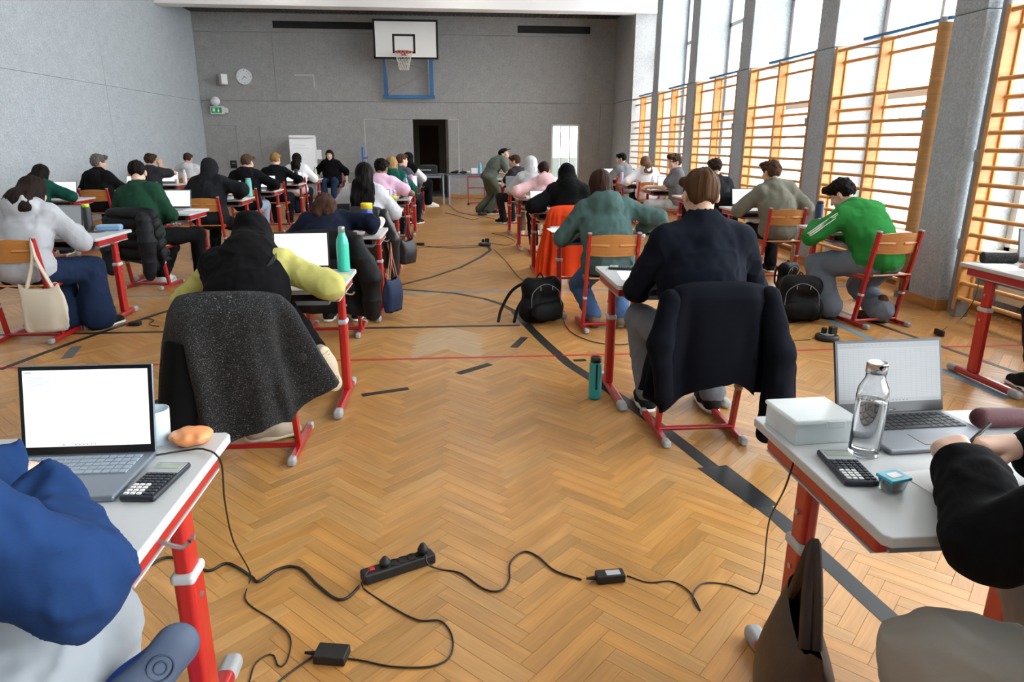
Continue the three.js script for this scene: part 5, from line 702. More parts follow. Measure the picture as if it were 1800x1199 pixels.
// lunch box, tub, cases, paper
{
  const t = thing('lunch_box', 'translucent white lunch box with blue snack inside on the right front desk', 'box', [0.925, DH, -1.605], 0.06), fr = new THREE.MeshPhysicalMaterial({ color: 0xeef2f2, roughness: 0.35, transmission: 0.6, thickness: 0, ior: 1.4 });
  part('container', merge([rbox(0.165, 0.003, 0.15, 0, 0.002, 0), ...[[0.165, 0.003, 0, 0.0735], [0.165, 0.003, 0, -0.0735]].map(([w, d, x, z]) => rbox(w, 0.055, d, x, 0.03, z, 0.001, 1)), ...[-0.081, 0.081].map((x) => rbox(0.003, 0.055, 0.147, x, 0.03, 0, 0.001, 1))]), fr, t); part('lid', rbox(0.175, 0.012, 0.16, 0, 0.062, 0, 0.005), fr, t); part('snack', rbox(0.09, 0.035, 0.05, -0.03, 0.022, -0.02, 0.012), std(0x58a9c4, 0.6), t); part('clasp', rbox(0.05, 0.02, 0.006, 0.02, 0.055, 0.082), fr, t);
  const b = thing('snack_tub', 'small clear tub with turquoise lid and dark snack on the right front desk', 'tub', [0.952, DH, -1.285], 0.25); part('tub', lathe([[0, 0.001], [0.024, 0.001], [0.031, 0.03], [0.03, 0.03], [0.0235, 0.003], [0, 0.003]], 4).rotateY(Math.PI / 4).scale(1.15, 1, 0.85), clearMat(0xe8eeee), b); part('snack', rbox(0.036, 0.02, 0.026, 0, 0.014, 0, 0.006), std(0x3a241c, 0.8), b); part('lid', rbox(0.058, 0.008, 0.046, 0, 0.033, 0, 0.003), plastic(0x2fa6c0), b); part('sticker', rbox(0.03, 0.001, 0.022, 0, 0.0375, 0, 0.0004, 1), std(0xe9e6e4, 0.6), b);
  solo('pencil_case', solid([cap(V(-0.07, 0.028, 0), V(0.07, 0.028, 0.01), 0.028, 0.026, 0.02)], 0.006).translate(1.475, DH, -1.60), std(0x4e1620, 0.6, { bumpMap: rep(weaveTex, 6), bumpScale: 0.001 }), 'dark red fabric pencil case beside the spreadsheet laptop', 'pencil case');
  const rc = thing('pencil_case', 'round patterned fabric pencil case on the desk beside the wall bars', 'pencil case', on(1738, 459), 1.4); part('roll', rod([0, 0.035, -0.1], [0, 0.035, 0.1], 0.035, 0.035, 20), std(0xc9beb0, 0.8, { map: rep(tweedCol, 0.4) }), rc); part('end_patch', rod([0, 0.035, 0.1], [0, 0.035, 0.104], 0.034, 0.034, 20), std(0x5a3026, 0.7), rc); part('zip', rbox(0.006, 0.003, 0.19, 0, 0.07, 0), M.steel, rc);
  const bc = thing('pencil_case', 'pale blue hard pencil case on the grey hoodie girl\'s desk', 'pencil case', on(193, 405), 0.15); part('shell', rbox(0.2, 0.05, 0.1, 0, 0.026, 0, 0.02, 4), plastic(0x7ba0c4), bc); part('zip', rbox(0.202, 0.004, 0.102, 0, 0.03, 0, 0.0015, 1), std(0x4a6a8c, 0.6), bc);
  const sheetAt = (p, w, d, turn, label, mat = M.paper, name = 'paper_sheet', cat = 'paper') => { const m = solo(name, rbox(w, 0.0014, d, 0, 0, 0, 0.0004, 1), mat, label, cat); m.position.set(p[0], p[1] + 0.001, p[2]); m.rotation.y = turn; return m; };
  sheetAt([1.13, DH, -1.30], 0.21, 0.15, 0.12, 'white paper under the hands of the black sweater student'); sheetAt(on(1120, 485), 0.21, 0.29, -0.12, 'white sheet on the navy sweater student\'s desk'); sheetAt(on(1112, 465), 0.13, 0.09, 0.2, 'pale blue card beside the small black calculator', std(0xa9cfe0, 0.7)); sheetAt(on(985, 405), 0.2, 0.28, 0.05, 'printed sheet on the teal hoodie student\'s desk'); sheetAt(on(1140, 337), 0.21, 0.29, 0.2, 'open papers on the turning student\'s desk'); sheetAt(on(1462, 404), 0.21, 0.28, 0.1, 'sheet the green sweater student is writing on'); sheetAt(on(1765, 470), 0.2, 0.28, -0.1, 'sheet beside the round pencil case'); sheetAt(on(590, 487), 0.16, 0.11, 0.5, 'pale green note pad beside the turquoise bottle', std(0xcfd98a, 0.7), 'note_pad', 'note pad'); sheetAt(on(340, 369), 0.21, 0.29, -0.2, 'white sheet at the edge of the bottle-green sweater student\'s desk'); sheetAt(on(140, 352), 0.1, 0.15, 0.3, 'dark phone beside the dark green sweater', std(0x17181a, 0.3), 'phone', 'phone'); sheetAt(on(318, 319), 0.16, 0.12, 0.4, 'yellow snack wrapper before the charcoal t-shirt', std(0xc9a23c, 0.5), 'snack_wrapper', 'wrapper'); sheetAt(on(1090, 320), 0.2, 0.14, 0.2, 'purple notebook on the white hoodie student\'s desk', std(0x7a5a9c, 0.6), 'notebook', 'notebook'); sheetAt(on(408, 352), 0.2, 0.28, 0.2, 'white papers on the parka student\'s desk'); sheetAt([...on(1385, 474, 0)].map((v, i) => i === 1 ? 0.0005 : v), 0.22, 0.2, 0.4, 'white sheet lying on the floor beside the water bottle');
  sheetAt(on(165, 408), 0.09, 0.16, 1.2, 'black calculator-like phone beside the pale blue pencil case', std(0x1d2024, 0.4), 'phone', 'phone');
  const tri = thing('name_card', 'folded white card beside the turquoise bottle', 'card', on(580, 489), 0.3); part('card', extrude([[-0.035, 0], [0.035, 0], [0, 0.045]], 0.09, 0), M.paper, tri);
  const bx = solo('snack_bag', solid([ell(V(0, 0.022, 0), 0.055, 0.022, 0.045, 0.02)], 0.005, { disp: (x, y, z) => noise3(x * 60, y * 60, z * 60) * 0.004 }).translate(-0.675, DH, -1.655), std(0xd98f5a, 0.35), 'crinkled bag of orange snacks behind the grey-blue laptop', 'snack bag');
  solo('cup', lathe([[0, 0], [0.03, 0], [0.036, 0.09], [0.033, 0.09], [0.028, 0.004], [0, 0.004]], 20).translate(-0.765, DH, -1.672), plastic(0xcfe0e8), 'pale blue cup behind the grey-blue laptop', 'cup'); solo('cup', lathe([[0, 0], [0.028, 0], [0.034, 0.08], [0.03, 0.08], [0.026, 0.004], [0, 0.004]], 16).translate(...on(305, 321)), std(0xe9e9e7, 0.5), 'white cup before the charcoal t-shirt', 'cup');
  solo('plush_toy', solid([ell(V(0, 0.05, 0), 0.075, 0.05, 0.06), ell(V(0.05, 0.08, 0.01), 0.04, 0.036, 0.036), ell(V(-0.07, 0.035, 0.02), 0.035, 0.028, 0.03), ell(V(0.02, 0.03, 0.05), 0.03, 0.025, 0.03)], 0.007).translate(...on(660, 404)), cloth(0xe6d2d0), 'pale pink plush toy on the bent-over girl\'s desk', 'toy');
  const gl = thing('eyeglasses', 'pink-rimmed glasses lying on the bent-over girl\'s desk', 'glasses', on(641, 408), 0.2); for (const s of [-1, 1]) { part('rim', new THREE.TorusGeometry(0.022, 0.003, 6, 18).translate(s * 0.028, 0.024, 0), plastic(0xc87f8c), gl); part('temple', rod([s * 0.05, 0.024, 0], [s * 0.05, 0.008, -0.11], 0.002, 0.002, 5), plastic(0xc87f8c), gl); }
  solo('croissant', solid([cap(V(-0.05, 0.022, 0.01), V(0, 0.026, -0.01), 0.014, 0.024, 0.02), cap(V(0, 0.026, -0.01), V(0.05, 0.022, 0.01), 0.024, 0.014, 0.02)], 0.006).translate(...on(620, 398)), std(0xc7a77a, 0.7), 'half-wrapped pastry on the bent-over girl\'s desk', 'pastry');
  solo('food_bag', solid([ell(V(0, 0.035, 0), 0.06, 0.036, 0.05)], 0.008, { disp: (x, y, z) => noise3(x * 40, y * 40, z * 40) * 0.008 }).translate(...on(568, 320)), std(0xe3d6cc, 0.6), 'crumpled food bag beside the sage green bottle', 'bag');
  solo('tissue_pack', rbox(0.12, 0.05, 0.08, 0, 0.026, 0, 0.012).translate(...on(689, 368)), std(0xe6dadc, 0.6), 'white and red tissue pack beside the green paper cup', 'tissue pack');
  solo('headphones_case', rbox(0.1, 0.04, 0.08, 0, 0.021, 0, 0.015).translate(...on(1187, 347)), std(0xe4e4e2, 0.4), 'small white case on the hidden student\'s desk', 'case');
  const pen = (a, b, label, c) => { const t = thing('pen', label, 'pen'); part('barrel', rod(a, b, 0.0045, 0.0045, 8), plastic(c), t); const d = V(...b).sub(V(...a)).normalize(); part('tip', rod(b, V(...b).addScaledVector(d, 0.012), 0.0045, 0.001, 8), M.steel, t); };
  { const J = people.joggers, W = (v) => v.clone().applyAxisAngle(V(0, 1, 0), J.t.rotation.y).add(J.t.position), a = W(J.arms[1][1]), b = W(J.arms[0][1]); pen([a.x - 0.03, a.y + 0.03, a.z - 0.06], [b.x + 0.05, b.y + 0.0, b.z - 0.07], 'dark pen held in the hands of the black sweater student', 0x23252a); }
  pen([-1.03, 0.85, -1.45], [-1.06, 0.76, -1.50], 'brown pencil held by the blue sweater student', 0xa8683a); { const a = people.green.arms[1][1].clone().applyAxisAngle(V(0, 1, 0), people.green.t.rotation.y).add(people.green.t.position); pen([a.x - 0.06, a.y + 0.12, a.z - 0.07], [a.x - 0.08, a.y + 0.0, a.z - 0.09], 'black pen in the hand of the green sweater student', 0x16181c); }
}
// ---------------------------------------------------------------- coats over chair backs
function coat(o) { // wraps the backrest of the chair at (x, z); angles: 0 right, 90 back (towards +z), 180 left, 270 front
  const t = thing(o.name ?? 'coat', o.label, o.cat ?? 'coat', [o.x, 0, o.z], o.turn ?? 0), n = 72, m = 44, rows = [], top = o.top ?? 0.835;
  for (let j = 0; j <= m; j++) {
    const v = j / m, row = [];
    for (let i = 0; i < n; i++) {
      const a = i / n * Math.PI * 2, c = Math.cos(a), s = Math.sin(a), q = (x, p) => Math.sign(x) * Math.pow(Math.abs(x), p), hem = o.hem(a), y0 = top - 0.02 * c * c, round = Math.min(1, Math.sqrt(v * 9 + 0.02)), y = y0 - (y0 - hem) * v + (1 - round) * 0.015;
      const fl = o.flare ? o.flare(a, v) : [0, 0], W = (o.w ?? 0.235) * (0.86 + 0.14 * round) , D = (o.d ?? 0.05) * round + 0.004;
      let rip = (Math.sin(a * (o.k ?? 9) + (o.ph ?? 0)) * 0.5 + Math.sin(a * (o.k ?? 9) * 1.7 + 2 + v * 2) * 0.5) * (o.amp ?? 0.022) * Math.pow(v, 0.8); rip += (noise3(c * 2.6 + (o.ph ?? 0), y * 3.2, s * 2.6 + o.x) * 0.034 + noise3(c * 7, y * 5, s * 7 + o.z) * 0.014) * Math.pow(v, 0.6) * (o.quilt ? 0.5 : 1); if (o.quilt) rip += (Math.abs(Math.sin((y + 0.02 * Math.sin(a * 2)) * Math.PI / o.quilt)) ** 0.5 - 0.7) * 0.036;
      const lean = (y - 0.7) * 0.19; row.push([q(c, 0.55) * W + fl[0] + c * rip, y, 0.205 + Math.max(-0.09, lean) * (y > 0.3 ? 1 : 1) + q(s, 0.7) * D + fl[1] + s * rip * 1.3]);
    }
    rows.push(row);
  }
  part('coat_body', loft(rows, true, true, false), o.mat, t);
  for (const sl of o.sleeves ?? []) part('sleeve', solid(sl.map((p, i) => i ? cap(V(...sl[i - 1].slice(0, 3)), V(...p.slice(0, 3)), sl[i - 1][3], p[3], 0.03, V(1, 0, 0), 1) : null).filter(Boolean), 0.011, { disp: (x, y, z) => noise3(x * 16, y * 12, z * 16) * 0.009 + (o.quilt ? (Math.abs(Math.sin(y * Math.PI / o.quilt)) ** 0.5 - 0.7) * 0.012 : 0) }), o.mat, t);
  return t;
}
const dbl = (m) => { m.side = THREE.DoubleSide; return m; }, S0 = (k) => { const p = seatOf[k], d = chairShift[k] ?? [0, 0]; return { x: p[0] + d[0], z: p[1] + d[1] }; };
const wool = (c) => dbl(cloth(c)), nyl = (c) => dbl(new THREE.MeshPhysicalMaterial({ color: c, roughness: 0.6, specularIntensity: 0.35, bumpMap: rep(weaveTex, 6), bumpScale: 0.0006 }));
const sm = (x) => x * x * (3 - 2 * x), bumpA = (a, c, w) => { let d = Math.abs(((a - c + Math.PI * 3) % (Math.PI * 2)) - Math.PI); return d < w ? sm(1 - d / w) : 0; };
{
  const c = coat({ ...S0('2,1'), label: 'dark speckled tweed coat draped over the lime sweater student\'s chair', w: 0.25, d: 0.07, k: 7, amp: 0.03, mat: dbl(std(0xffffff, 0.95, { map: rep(tweedCol, 5, 2.2), bumpMap: rep(weaveTex, 8), bumpScale: 0.002 })), hem: (a) => 0.24 - 0.16 * bumpA(a, Math.PI * 0.62, 0.9) + 0.02 * Math.sin(a * 5) + 0.16 * bumpA(a, 0.1, 0.8), flare: (a, v) => [-(0.14 * bumpA(a, Math.PI * 0.95, 1.0)) * v + 0.16 * bumpA(a, 0.25, 0.55) * Math.pow(v, 0.7), 0.10 * bumpA(a, Math.PI * 0.55, 1.1) * v] });
  part('button', lathe([[0, 0], [0.016, 0.001], [0.016, 0.005], [0, 0.005]], 16).rotateX(Math.PI / 2).translate(0.31, 0.56, 0.29), std(0x2a2c30, 0.3), c);
  part('coat_lining', loft([0, 1, 2, 3, 4, 5].map((j) => Array.from({ length: 14 }, (_, i) => { const u = i / 13; return [-0.30 - 0.10 * (j / 5) + u * 0.17, 0.62 - j * 0.105 + 0.02 * Math.sin(u * 5), 0.22 + 0.07 * Math.sin(u * 3.1) + 0.03 * j / 5]; })), false), wool(0x0a0a0b), c);
}
coat({ ...S0('3,1'), label: 'dark navy jacket hung over the navy sweater student\'s chair', name: 'jacket', cat: 'jacket', w: 0.245, d: 0.075, k: 6, amp: 0.03, mat: wool(0x0a0d16), hem: (a) => 0.27 - 0.08 * bumpA(a, Math.PI * 0.75, 0.6) + 0.08 * bumpA(a, Math.PI * 0.45, 0.5), flare: (a, v) => [0.06 * Math.cos(a) * v, 0.05 * Math.max(0, Math.sin(a)) * v], sleeves: [[[-0.235, 0.76, 0.24, 0.055], [-0.285, 0.56, 0.28, 0.06], [-0.245, 0.30, 0.27, 0.045]], [[0.24, 0.76, 0.24, 0.06], [0.30, 0.50, 0.29, 0.07], [0.31, 0.26, 0.30, 0.075], [0.27, 0.10, 0.31, 0.05]], [[0.30, 0.62, 0.16, 0.05], [0.39, 0.40, 0.18, 0.055], [0.41, 0.14, 0.20, 0.045]]] });
coat({ ...S0('1,3'), turn: -0.15, label: 'black quilted puffer jacket over the bottle-green sweater student\'s chair', name: 'jacket', cat: 'jacket', w: 0.26, d: 0.085, k: 5, amp: 0.018, quilt: 0.105, mat: nyl(0x181a1f), hem: (a) => 0.30 - 0.10 * bumpA(a, 1.0, 0.8), sleeves: [[[0.17, 0.74, 0.31, 0.07], [0.20, 0.5, 0.34, 0.085], [0.17, 0.18, 0.33, 0.06]], [[-0.24, 0.7, 0.24, 0.06], [-0.28, 0.45, 0.26, 0.065], [-0.27, 0.2, 0.26, 0.055]]] });
coat({ ...S0('2,2'), label: 'matt black puffer jacket over the bent-over girl\'s chair', name: 'jacket', cat: 'jacket', w: 0.27, d: 0.10, k: 5, amp: 0.02, quilt: 0.16, mat: nyl(0x0f1012), hem: (a) => 0.20 - 0.05 * bumpA(a, 0.6, 0.8), flare: (a, v) => [0.09 * bumpA(a, 0.4, 1.0) * v, 0], sleeves: [[[0.23, 0.74, 0.27, 0.07], [0.33, 0.5, 0.29, 0.085], [0.33, 0.22, 0.28, 0.065]]] });
coat({ ...S0('2,3'), label: 'black leather jacket over the long-haired girl\'s chair', name: 'jacket', cat: 'jacket', w: 0.25, d: 0.08, k: 8, amp: 0.028, mat: dbl(std(0x131315, 0.38)), hem: (a) => 0.26 - 0.08 * bumpA(a, 0.3, 0.8), sleeves: [[[0.25, 0.76, 0.24, 0.055], [0.34, 0.5, 0.26, 0.06], [0.33, 0.12, 0.25, 0.05]]] });
coat({ ...S0('3,3'), label: 'bright orange jacket draped over the black headscarf student\'s chair', name: 'jacket', cat: 'jacket', w: 0.26, d: 0.09, k: 13, amp: 0.05, mat: wool(0xd6451f), hem: (a) => 0.09, flare: (a, v) => [-0.10 * bumpA(a, Math.PI * 0.9, 1.0) * v, 0] });
coat({ ...S0('2,7'), turn: -0.35, label: 'grey leather jacket over the white-sleeved girl\'s chair', name: 'jacket', cat: 'jacket', w: 0.25, d: 0.08, k: 7, amp: 0.025, mat: dbl(std(0x4b4e53, 0.45)), hem: () => 0.18 });
coat({ ...S0('4,5'), turn: 1.25, label: 'black jacket over the turning student\'s chair', name: 'jacket', cat: 'jacket', w: 0.22, d: 0.06, k: 6, amp: 0.02, mat: wool(0x101113), hem: () => 0.16 });
coat({ ...S0('4,4'), label: 'black jacket over the hidden student\'s chair', name: 'jacket', cat: 'jacket', w: 0.24, d: 0.07, k: 6, amp: 0.02, mat: wool(0x141518), hem: () => 0.3 });

{ // fringe of the black headscarf hanging over the right shoulder and the back
  const p = people.lime, g = [], rnd = rng(5), a = p.S[1].clone().addScaledVector(p.d2, -0.02).addScaledVector(p.back, 0.12).addScaledVector(p.rt, 0.0), b = p.P.clone().addScaledVector(p.d2, 0.16).addScaledVector(p.back, 0.175).addScaledVector(p.rt, 0.06);
  for (let i = 0; i < 34; i++) { const t = i / 33, q = a.clone().lerp(b, t).addScaledVector(p.back, 0.03 * Math.sin(t * 3.14)), l = 0.05 + rnd() * 0.05; g.push(tube([q, q.clone().add(V(0.006 * (rnd() - 0.5), -l * 0.5, 0.006)), q.clone().add(V(0.03 * (rnd() - 0.5), -l, 0.004))], 0.0018, 4, 4)); }
  part('scarf_fringe', mergeGeometries(g), M.black, p.t).userData.kind = 'stuff';
}
// ---------------------------------------------------------------- bags
const leather = (c) => dbl(std(c, 0.5, { bumpMap: rep(weaveTex, 4), bumpScale: 0.001 }));
function pouch(o) { // soft open-topped bag hanging from two handles; origin at the middle of its top edge
  const t = thing(o.name ?? 'bag', o.label, 'bag', o.p, o.turn ?? 0), n = 36, m = 12, rows = [];
  for (let j = 0; j <= m; j++) { const v = j / m, row = []; for (let i = 0; i < n; i++) { const a = i / n * Math.PI * 2, c = Math.cos(a), s = Math.sin(a), w = o.w / 2 * (0.92 + 0.1 * Math.sin(v * 2.6)) * (v > 0.93 ? 0.9 : 1), d = (o.d ?? 0.06) * (0.25 + 0.75 * Math.sin(Math.min(1, v * 1.15) * 2.3)); row.push([Math.sign(c) * Math.abs(c) ** 0.6 * w + noise3(a * 2, v * 4, 3) * 0.012, -v * o.h + (v < 0.05 ? 0.02 * Math.cos(a * 2) : 0) + (v === 1 ? 0 : 0), Math.sign(s) * Math.abs(s) ** 0.8 * d + Math.sin(a * 5 + 1) * 0.008 * v]); } rows.push(row); }
  part('bag_body', loft(rows, true, false, true), o.mat, t);
  const hl = o.handle ?? 0.22; for (const s of o.oneHandle ? [1] : [-1, 1]) part('handle', tube([[-o.w * 0.28, -0.01, s * 0.012], [-o.w * (o.hn ?? 0.12), hl * 0.6, s * 0.008], [0, hl, 0], [o.w * (o.hn ?? 0.12), hl * 0.6, s * 0.008], [o.w * 0.28, -0.01, s * 0.012]], o.hr ?? 0.006, 6, 24), o.hmat ?? o.mat, t);
  return t;
}
{
  const s1 = S0('1,2'); pouch({ name: 'tote_bag', label: 'cream cotton tote bag hanging from the grey hoodie girl\'s chair', p: [s1.x + 0.205, 0.45, s1.z + 0.24], turn: 0.1, w: 0.30, h: 0.34, d: 0.045, handle: 0.34, hn: 0.04, hr: 0.009, mat: wool(0xc9c0ae) });
  const hook = (k) => [COLS[+k[0]] + 0.405, 0.665, ROWS[+k[2]] + DD / 2 + 0.13];
  let h = hook('2,2'); pouch({ name: 'tote_bag', label: 'navy nylon tote with long pink handles hanging on the bent-over girl\'s desk', p: [h[0] + 0.02, 0.36, h[2]], turn: 1.2, w: 0.27, h: 0.29, d: 0.06, handle: 0.30, hn: 0.03, hr: 0.005, mat: nyl(0x1f2b45), hmat: std(0xb98070, 0.6) });
  h = hook('2,3'); pouch({ name: 'handbag', label: 'black leather handbag hanging on the long-haired girl\'s desk', p: [h[0] + 0.02, 0.42, h[2]], turn: 1.1, w: 0.29, h: 0.27, d: 0.08, handle: 0.24, hn: 0.06, hr: 0.006, mat: leather(0x141518) });
  pouch({ name: 'handbag', label: 'dark brown leather bag hanging from the right front desk', p: [COLS[3] - 0.44, 0.40, -1.30], turn: 1.25, w: 0.34, h: 0.36, d: 0.09, handle: 0.20, hn: 0.10, hr: 0.014, mat: leather(0x2e1c12) });
  // backpacks
  const pack = (p, turn, label, open) => {
    const t = thing('backpack', label, 'backpack', p, turn), m = nyl(0x0c0d0f);
    part('main_body', solid([cap(V(-0.09, 0.12, 0), V(0.09, 0.12, 0), 0.115, 0.115, 0.05, V(0, 0, 1), 0.85), cap(V(-0.08, 0.30, -0.01), V(0.08, 0.30, -0.01), 0.10, 0.10, 0.06, V(0, 0, 1), 0.8), ...(open ? [sub(cap(V(-0.06, 0.44, 0.0), V(0.06, 0.40, 0.0), 0.06, 0.05), 0.02)] : [])], 0.011, { disp: (x, y, z) => noise3(x * 14, y * 14, z * 14) * 0.009 }), m, t);
    part('front_pocket', solid([cap(V(-0.07, 0.12, 0.105), V(0.07, 0.12, 0.105), 0.075, 0.075, 0.03, V(0, 0, 1), 0.55)], 0.011, { disp: (x, y, z) => noise3(x * 18, y * 18, z * 18) * 0.006 }), m, t);
    part('zip', tube([[-0.14, 0.16, 0.10], [-0.12, 0.28, 0.085], [0, 0.345, 0.075], [0.12, 0.28, 0.085], [0.14, 0.16, 0.10]], 0.003, 5, 24), M.steelGrey, t); for (const x of [-0.05, 0.06]) part('zip_pull', rbox(0.006, 0.03, 0.004, x, 0.31, 0.088), M.steel, t);
    for (const s of [-1, 1]) part('shoulder_strap', tube(open ? [[s * 0.05, 0.37, -0.06], [s * 0.09 - 0.1, 0.27, -0.16], [s * 0.08 - 0.22, 0.12, -0.15], [s * 0.06 - 0.30, 0.02, -0.06 + s * 0.03]] : [[s * 0.06, 0.37, -0.06], [s * 0.10, 0.28, -0.13], [s * 0.11, 0.12, -0.13], [s * 0.09, 0.05, -0.09]], 0.013, 6, 20), m, t);
    part('top_handle', tube([[-0.03, 0.385, -0.03], [0, 0.42, -0.03], [0.03, 0.385, -0.03]], 0.006, 6, 12), m, t);
    part('side_pocket', solid([cap(V(0.15, 0.06, 0.02), V(0.15, 0.15, 0.02), 0.045, 0.04, 0.02)], 0.011), m, t); return t;
  };
  pack([0.72, 0, -5.62], 0.35, 'open black backpack with loose straps beside the teal hoodie\'s desk', true);
  pack([2.93, 0, -5.50], -0.2, 'closed black backpack with silver zips beside the green sweater student');
  pack([3.45, 0, -6.75], 0.5, 'small dark backpack under the green sweater student\'s desk').scale.setScalar(0.75);
  pack([-1.52, 0, -8.0], 0.3, 'dark backpack on the floor beside the leather jacket chair').scale.setScalar(0.8);
}
// ---------------------------------------------------------------- power strips, adapters, cables
{
  const fl = (pts, lift = 0.004) => pts.map(([x, y, h]) => { const p = atY(x, y, h ?? lift); return V(p.x, h ?? lift, p.z); });
  const cable = (label, pts, r = 0.0035, lift) => solo('cable', tube(fl(pts, lift ?? r + 0.001), r, 7, pts.length * 8), M.cable, label, 'cable');
  const a = atY(637, 1025, 0), b = atY(762, 985, 0), mid = a.clone().add(b).multiplyScalar(0.5), len = a.distanceTo(b), ang = Math.atan2(-(b.z - a.z), b.x - a.x);
  const ps = thing('power_strip', 'black six-way power strip with red switch lying on the parquet', 'power strip', [mid.x, 0, mid.z], ang); part('housing', rbox(len, 0.04, 0.052, 0, 0.021, 0, 0.008, 3), M.rubber, ps);
  for (let i = 0; i < 5; i++) { const s = part('socket', lathe([[0.019, 0.002], [0.021, 0.002], [0.021, 0], [0.019, -0.006], [0, -0.006]], 20).translate(-len / 2 + 0.085 + i * (len - 0.12) / 4.4, 0.0415, 0), std(0x050506, 0.5), ps); } part('switch', rbox(0.022, 0.008, 0.016, -len / 2 + 0.035, 0.044, 0, 0.003), new THREE.MeshStandardMaterial({ color: 0xc01818, roughness: 0.4 }), ps, 'red rocker switch');
  part('plug', lathe([[0, 0], [0.018, 0], [0.02, 0.02], [0.009, 0.04], [0, 0.04]], 14).translate(len / 2 - 0.04, 0.042, 0), M.rubber, ps); part('plug', lathe([[0, 0], [0.018, 0], [0.02, 0.016], [0.007, 0.034], [0, 0.034]], 14).translate(-len / 2 + 0.085, 0.042, 0), M.rubber, ps);
  const brick = (px, py, w, d, h, label, turn, sticker) => { const p = atY(px, py, 0), t = thing('power_adapter', label, 'adapter', [p.x, 0, p.z], turn); part('brick', rbox(w, h, d, 0, h / 2 + 0.001, 0, 0.004), M.rubber, t); part('cord_boot', rod([-w / 2, h / 2, 0], [-w / 2 - 0.035, h / 2, 0], 0.008, 0.004, 8), M.rubber, t); if (sticker) part('rating_label', rbox(w * 0.5, 0.0006, d * 0.6, w * 0.1, h + 0.001, 0, 0.0002, 1), std(0xa9abad, 0.6), t); };
  brick(1072, 1020, 0.10, 0.046, 0.03, 'black laptop adapter with grey rating label on the parquet', 0.06, true); brick(584, 1158, 0.095, 0.062, 0.03, 'plain square black power adapter near the front desk', -0.18);
  cable('thick black power cable from the left front desk to the power strip', [[262, 995], [290, 980], [320, 985], [365, 1003], [400, 990], [440, 1012], [455, 1022], [490, 1000], [525, 998], [560, 1030], [590, 1052], [612, 1050], [632, 1030]], 0.005);
  cable('black adapter cable from the power strip toward the right front desk', [[748, 975, 0.075], [752, 992, 0.05], [775, 1001], [810, 1008], [850, 1035], [880, 1038], [895, 1020], [897, 990], [920, 970], [945, 978], [975, 1003], [1022, 1019]]);
  cable('thin cable from the labelled adapter up to the right front desk', [[1102, 1012], [1140, 1024], [1180, 1022], [1212, 1040], [1232, 1075], [1218, 1050], [1235, 1026], [1280, 1028], [1325, 1044], [1337, 1030, 0.03], [1344, 990, 0.14], [1347, 950, 0.28], [1354, 910, 0.42], [1378, 862, 0.60], [1392, 822, 0.69], [1398, 800, 0.705]], 0.0025);
  cable('thin cable looping from the power strip to the square adapter', [[650, 1000, 0.07], [640, 1015, 0.06], [640, 1035], [690, 1068], [735, 1090], [775, 1092], [795, 1120], [790, 1155], [755, 1172], [690, 1172], [640, 1162], [612, 1158]], 0.003);
  cable('thin laptop cable hanging from the left front desk down to the floor', [[275, 800, 0.745], [325, 792, 0.742], [360, 790, 0.745], [388, 812, 0.72], [395, 880, 0.5], [410, 950, 0.25], [440, 1010, 0.02], [432, 1055], [480, 1090], [510, 1120], [505, 1160], [490, 1172], [478, 1150], [450, 1165], [438, 1199]], 0.0025);
  cable('thin cable from the square adapter out of the frame', [[556, 1150], [520, 1175], [490, 1199], [460, 1230]], 0.003);
  // the round distribution box near the window side with plugs
  const hub = (px, py, label, r = 0.1) => { const p = atY(px, py, 0), t = thing('cable_reel', label, 'power hub', [p.x, 0, p.z], 0.3); part('disc', lathe([[0, 0], [r, 0], [r * 1.05, 0.012], [r * 1.02, 0.035], [r * 0.8, 0.045], [0, 0.045]], 28), M.rubber, t); part('top_plate', lathe([[0, 0.046], [r * 0.6, 0.046], [r * 0.58, 0.049], [0, 0.049]], 20), std(0x9fa4a8, 0.5), t); part('plug_adapter', rbox(0.06, 0.06, 0.04, r * 0.35, 0.08, 0.02, 0.006), M.rubber, t); part('plug', rbox(0.035, 0.05, 0.03, -r * 0.2, 0.07, -0.02, 0.006), M.rubber, t); };
  hub(1453, 597, 'round black power hub with plugged adapters beside the closed backpack', 0.085); hub(852, 432, 'black power hub on the floor of the far middle aisle', 0.09); hub(848, 378, 'power hub with blue top among the cables near the back tables', 0.1);
  cable('cable running from the round hub toward the navy jacket', [[1424, 597], [1390, 598], [1350, 590], [1340, 580], [1370, 570], [1400, 566]], 0.003); cable('cable from the wall bars to the floor plug beside the right desk', [[1722, 475, 0.66], [1715, 520, 0.3], [1690, 560], [1660, 578], [1648, 590]], 0.003); cable('cable behind the teal hoodie\'s chair legs', [[985, 545], [1000, 580], [1040, 600], [1090, 606], [1125, 598], [1140, 585]], 0.0035); cable('long cable from the far hub to the open backpack', [[868, 438], [890, 460], [910, 485], [930, 500], [948, 515]], 0.004); cable('cable arc between the far hub and the bag', [[735, 431], [760, 434], [800, 436], [840, 434]], 0.004); cable('cable snaking beside the pink hoodie\'s desk', [[865, 410], [890, 416], [905, 425], [890, 431], [860, 427]], 0.004); cable('cable bundle near the back tables', [[790, 361], [805, 372], [820, 376], [840, 380], [856, 378]], 0.005); cable('second cable in the bundle near the back tables', [[783, 374], [800, 378], [830, 386], [850, 381], [868, 385], [900, 392]], 0.005); cable('small tangle of cable by the tote bag desk', [[222, 573], [240, 566], [255, 560], [270, 563], [262, 570], [280, 574]], 0.004);
  solo('plug_block', rbox(0.09, 0.03, 0.06, 0, 0.016, 0, 0.006).translate(...(() => { const p = atY(238, 572, 0); return [p.x, 0, p.z]; })()), M.rubber, 'small black plug block on the parquet by the tote bag desk', 'plug');
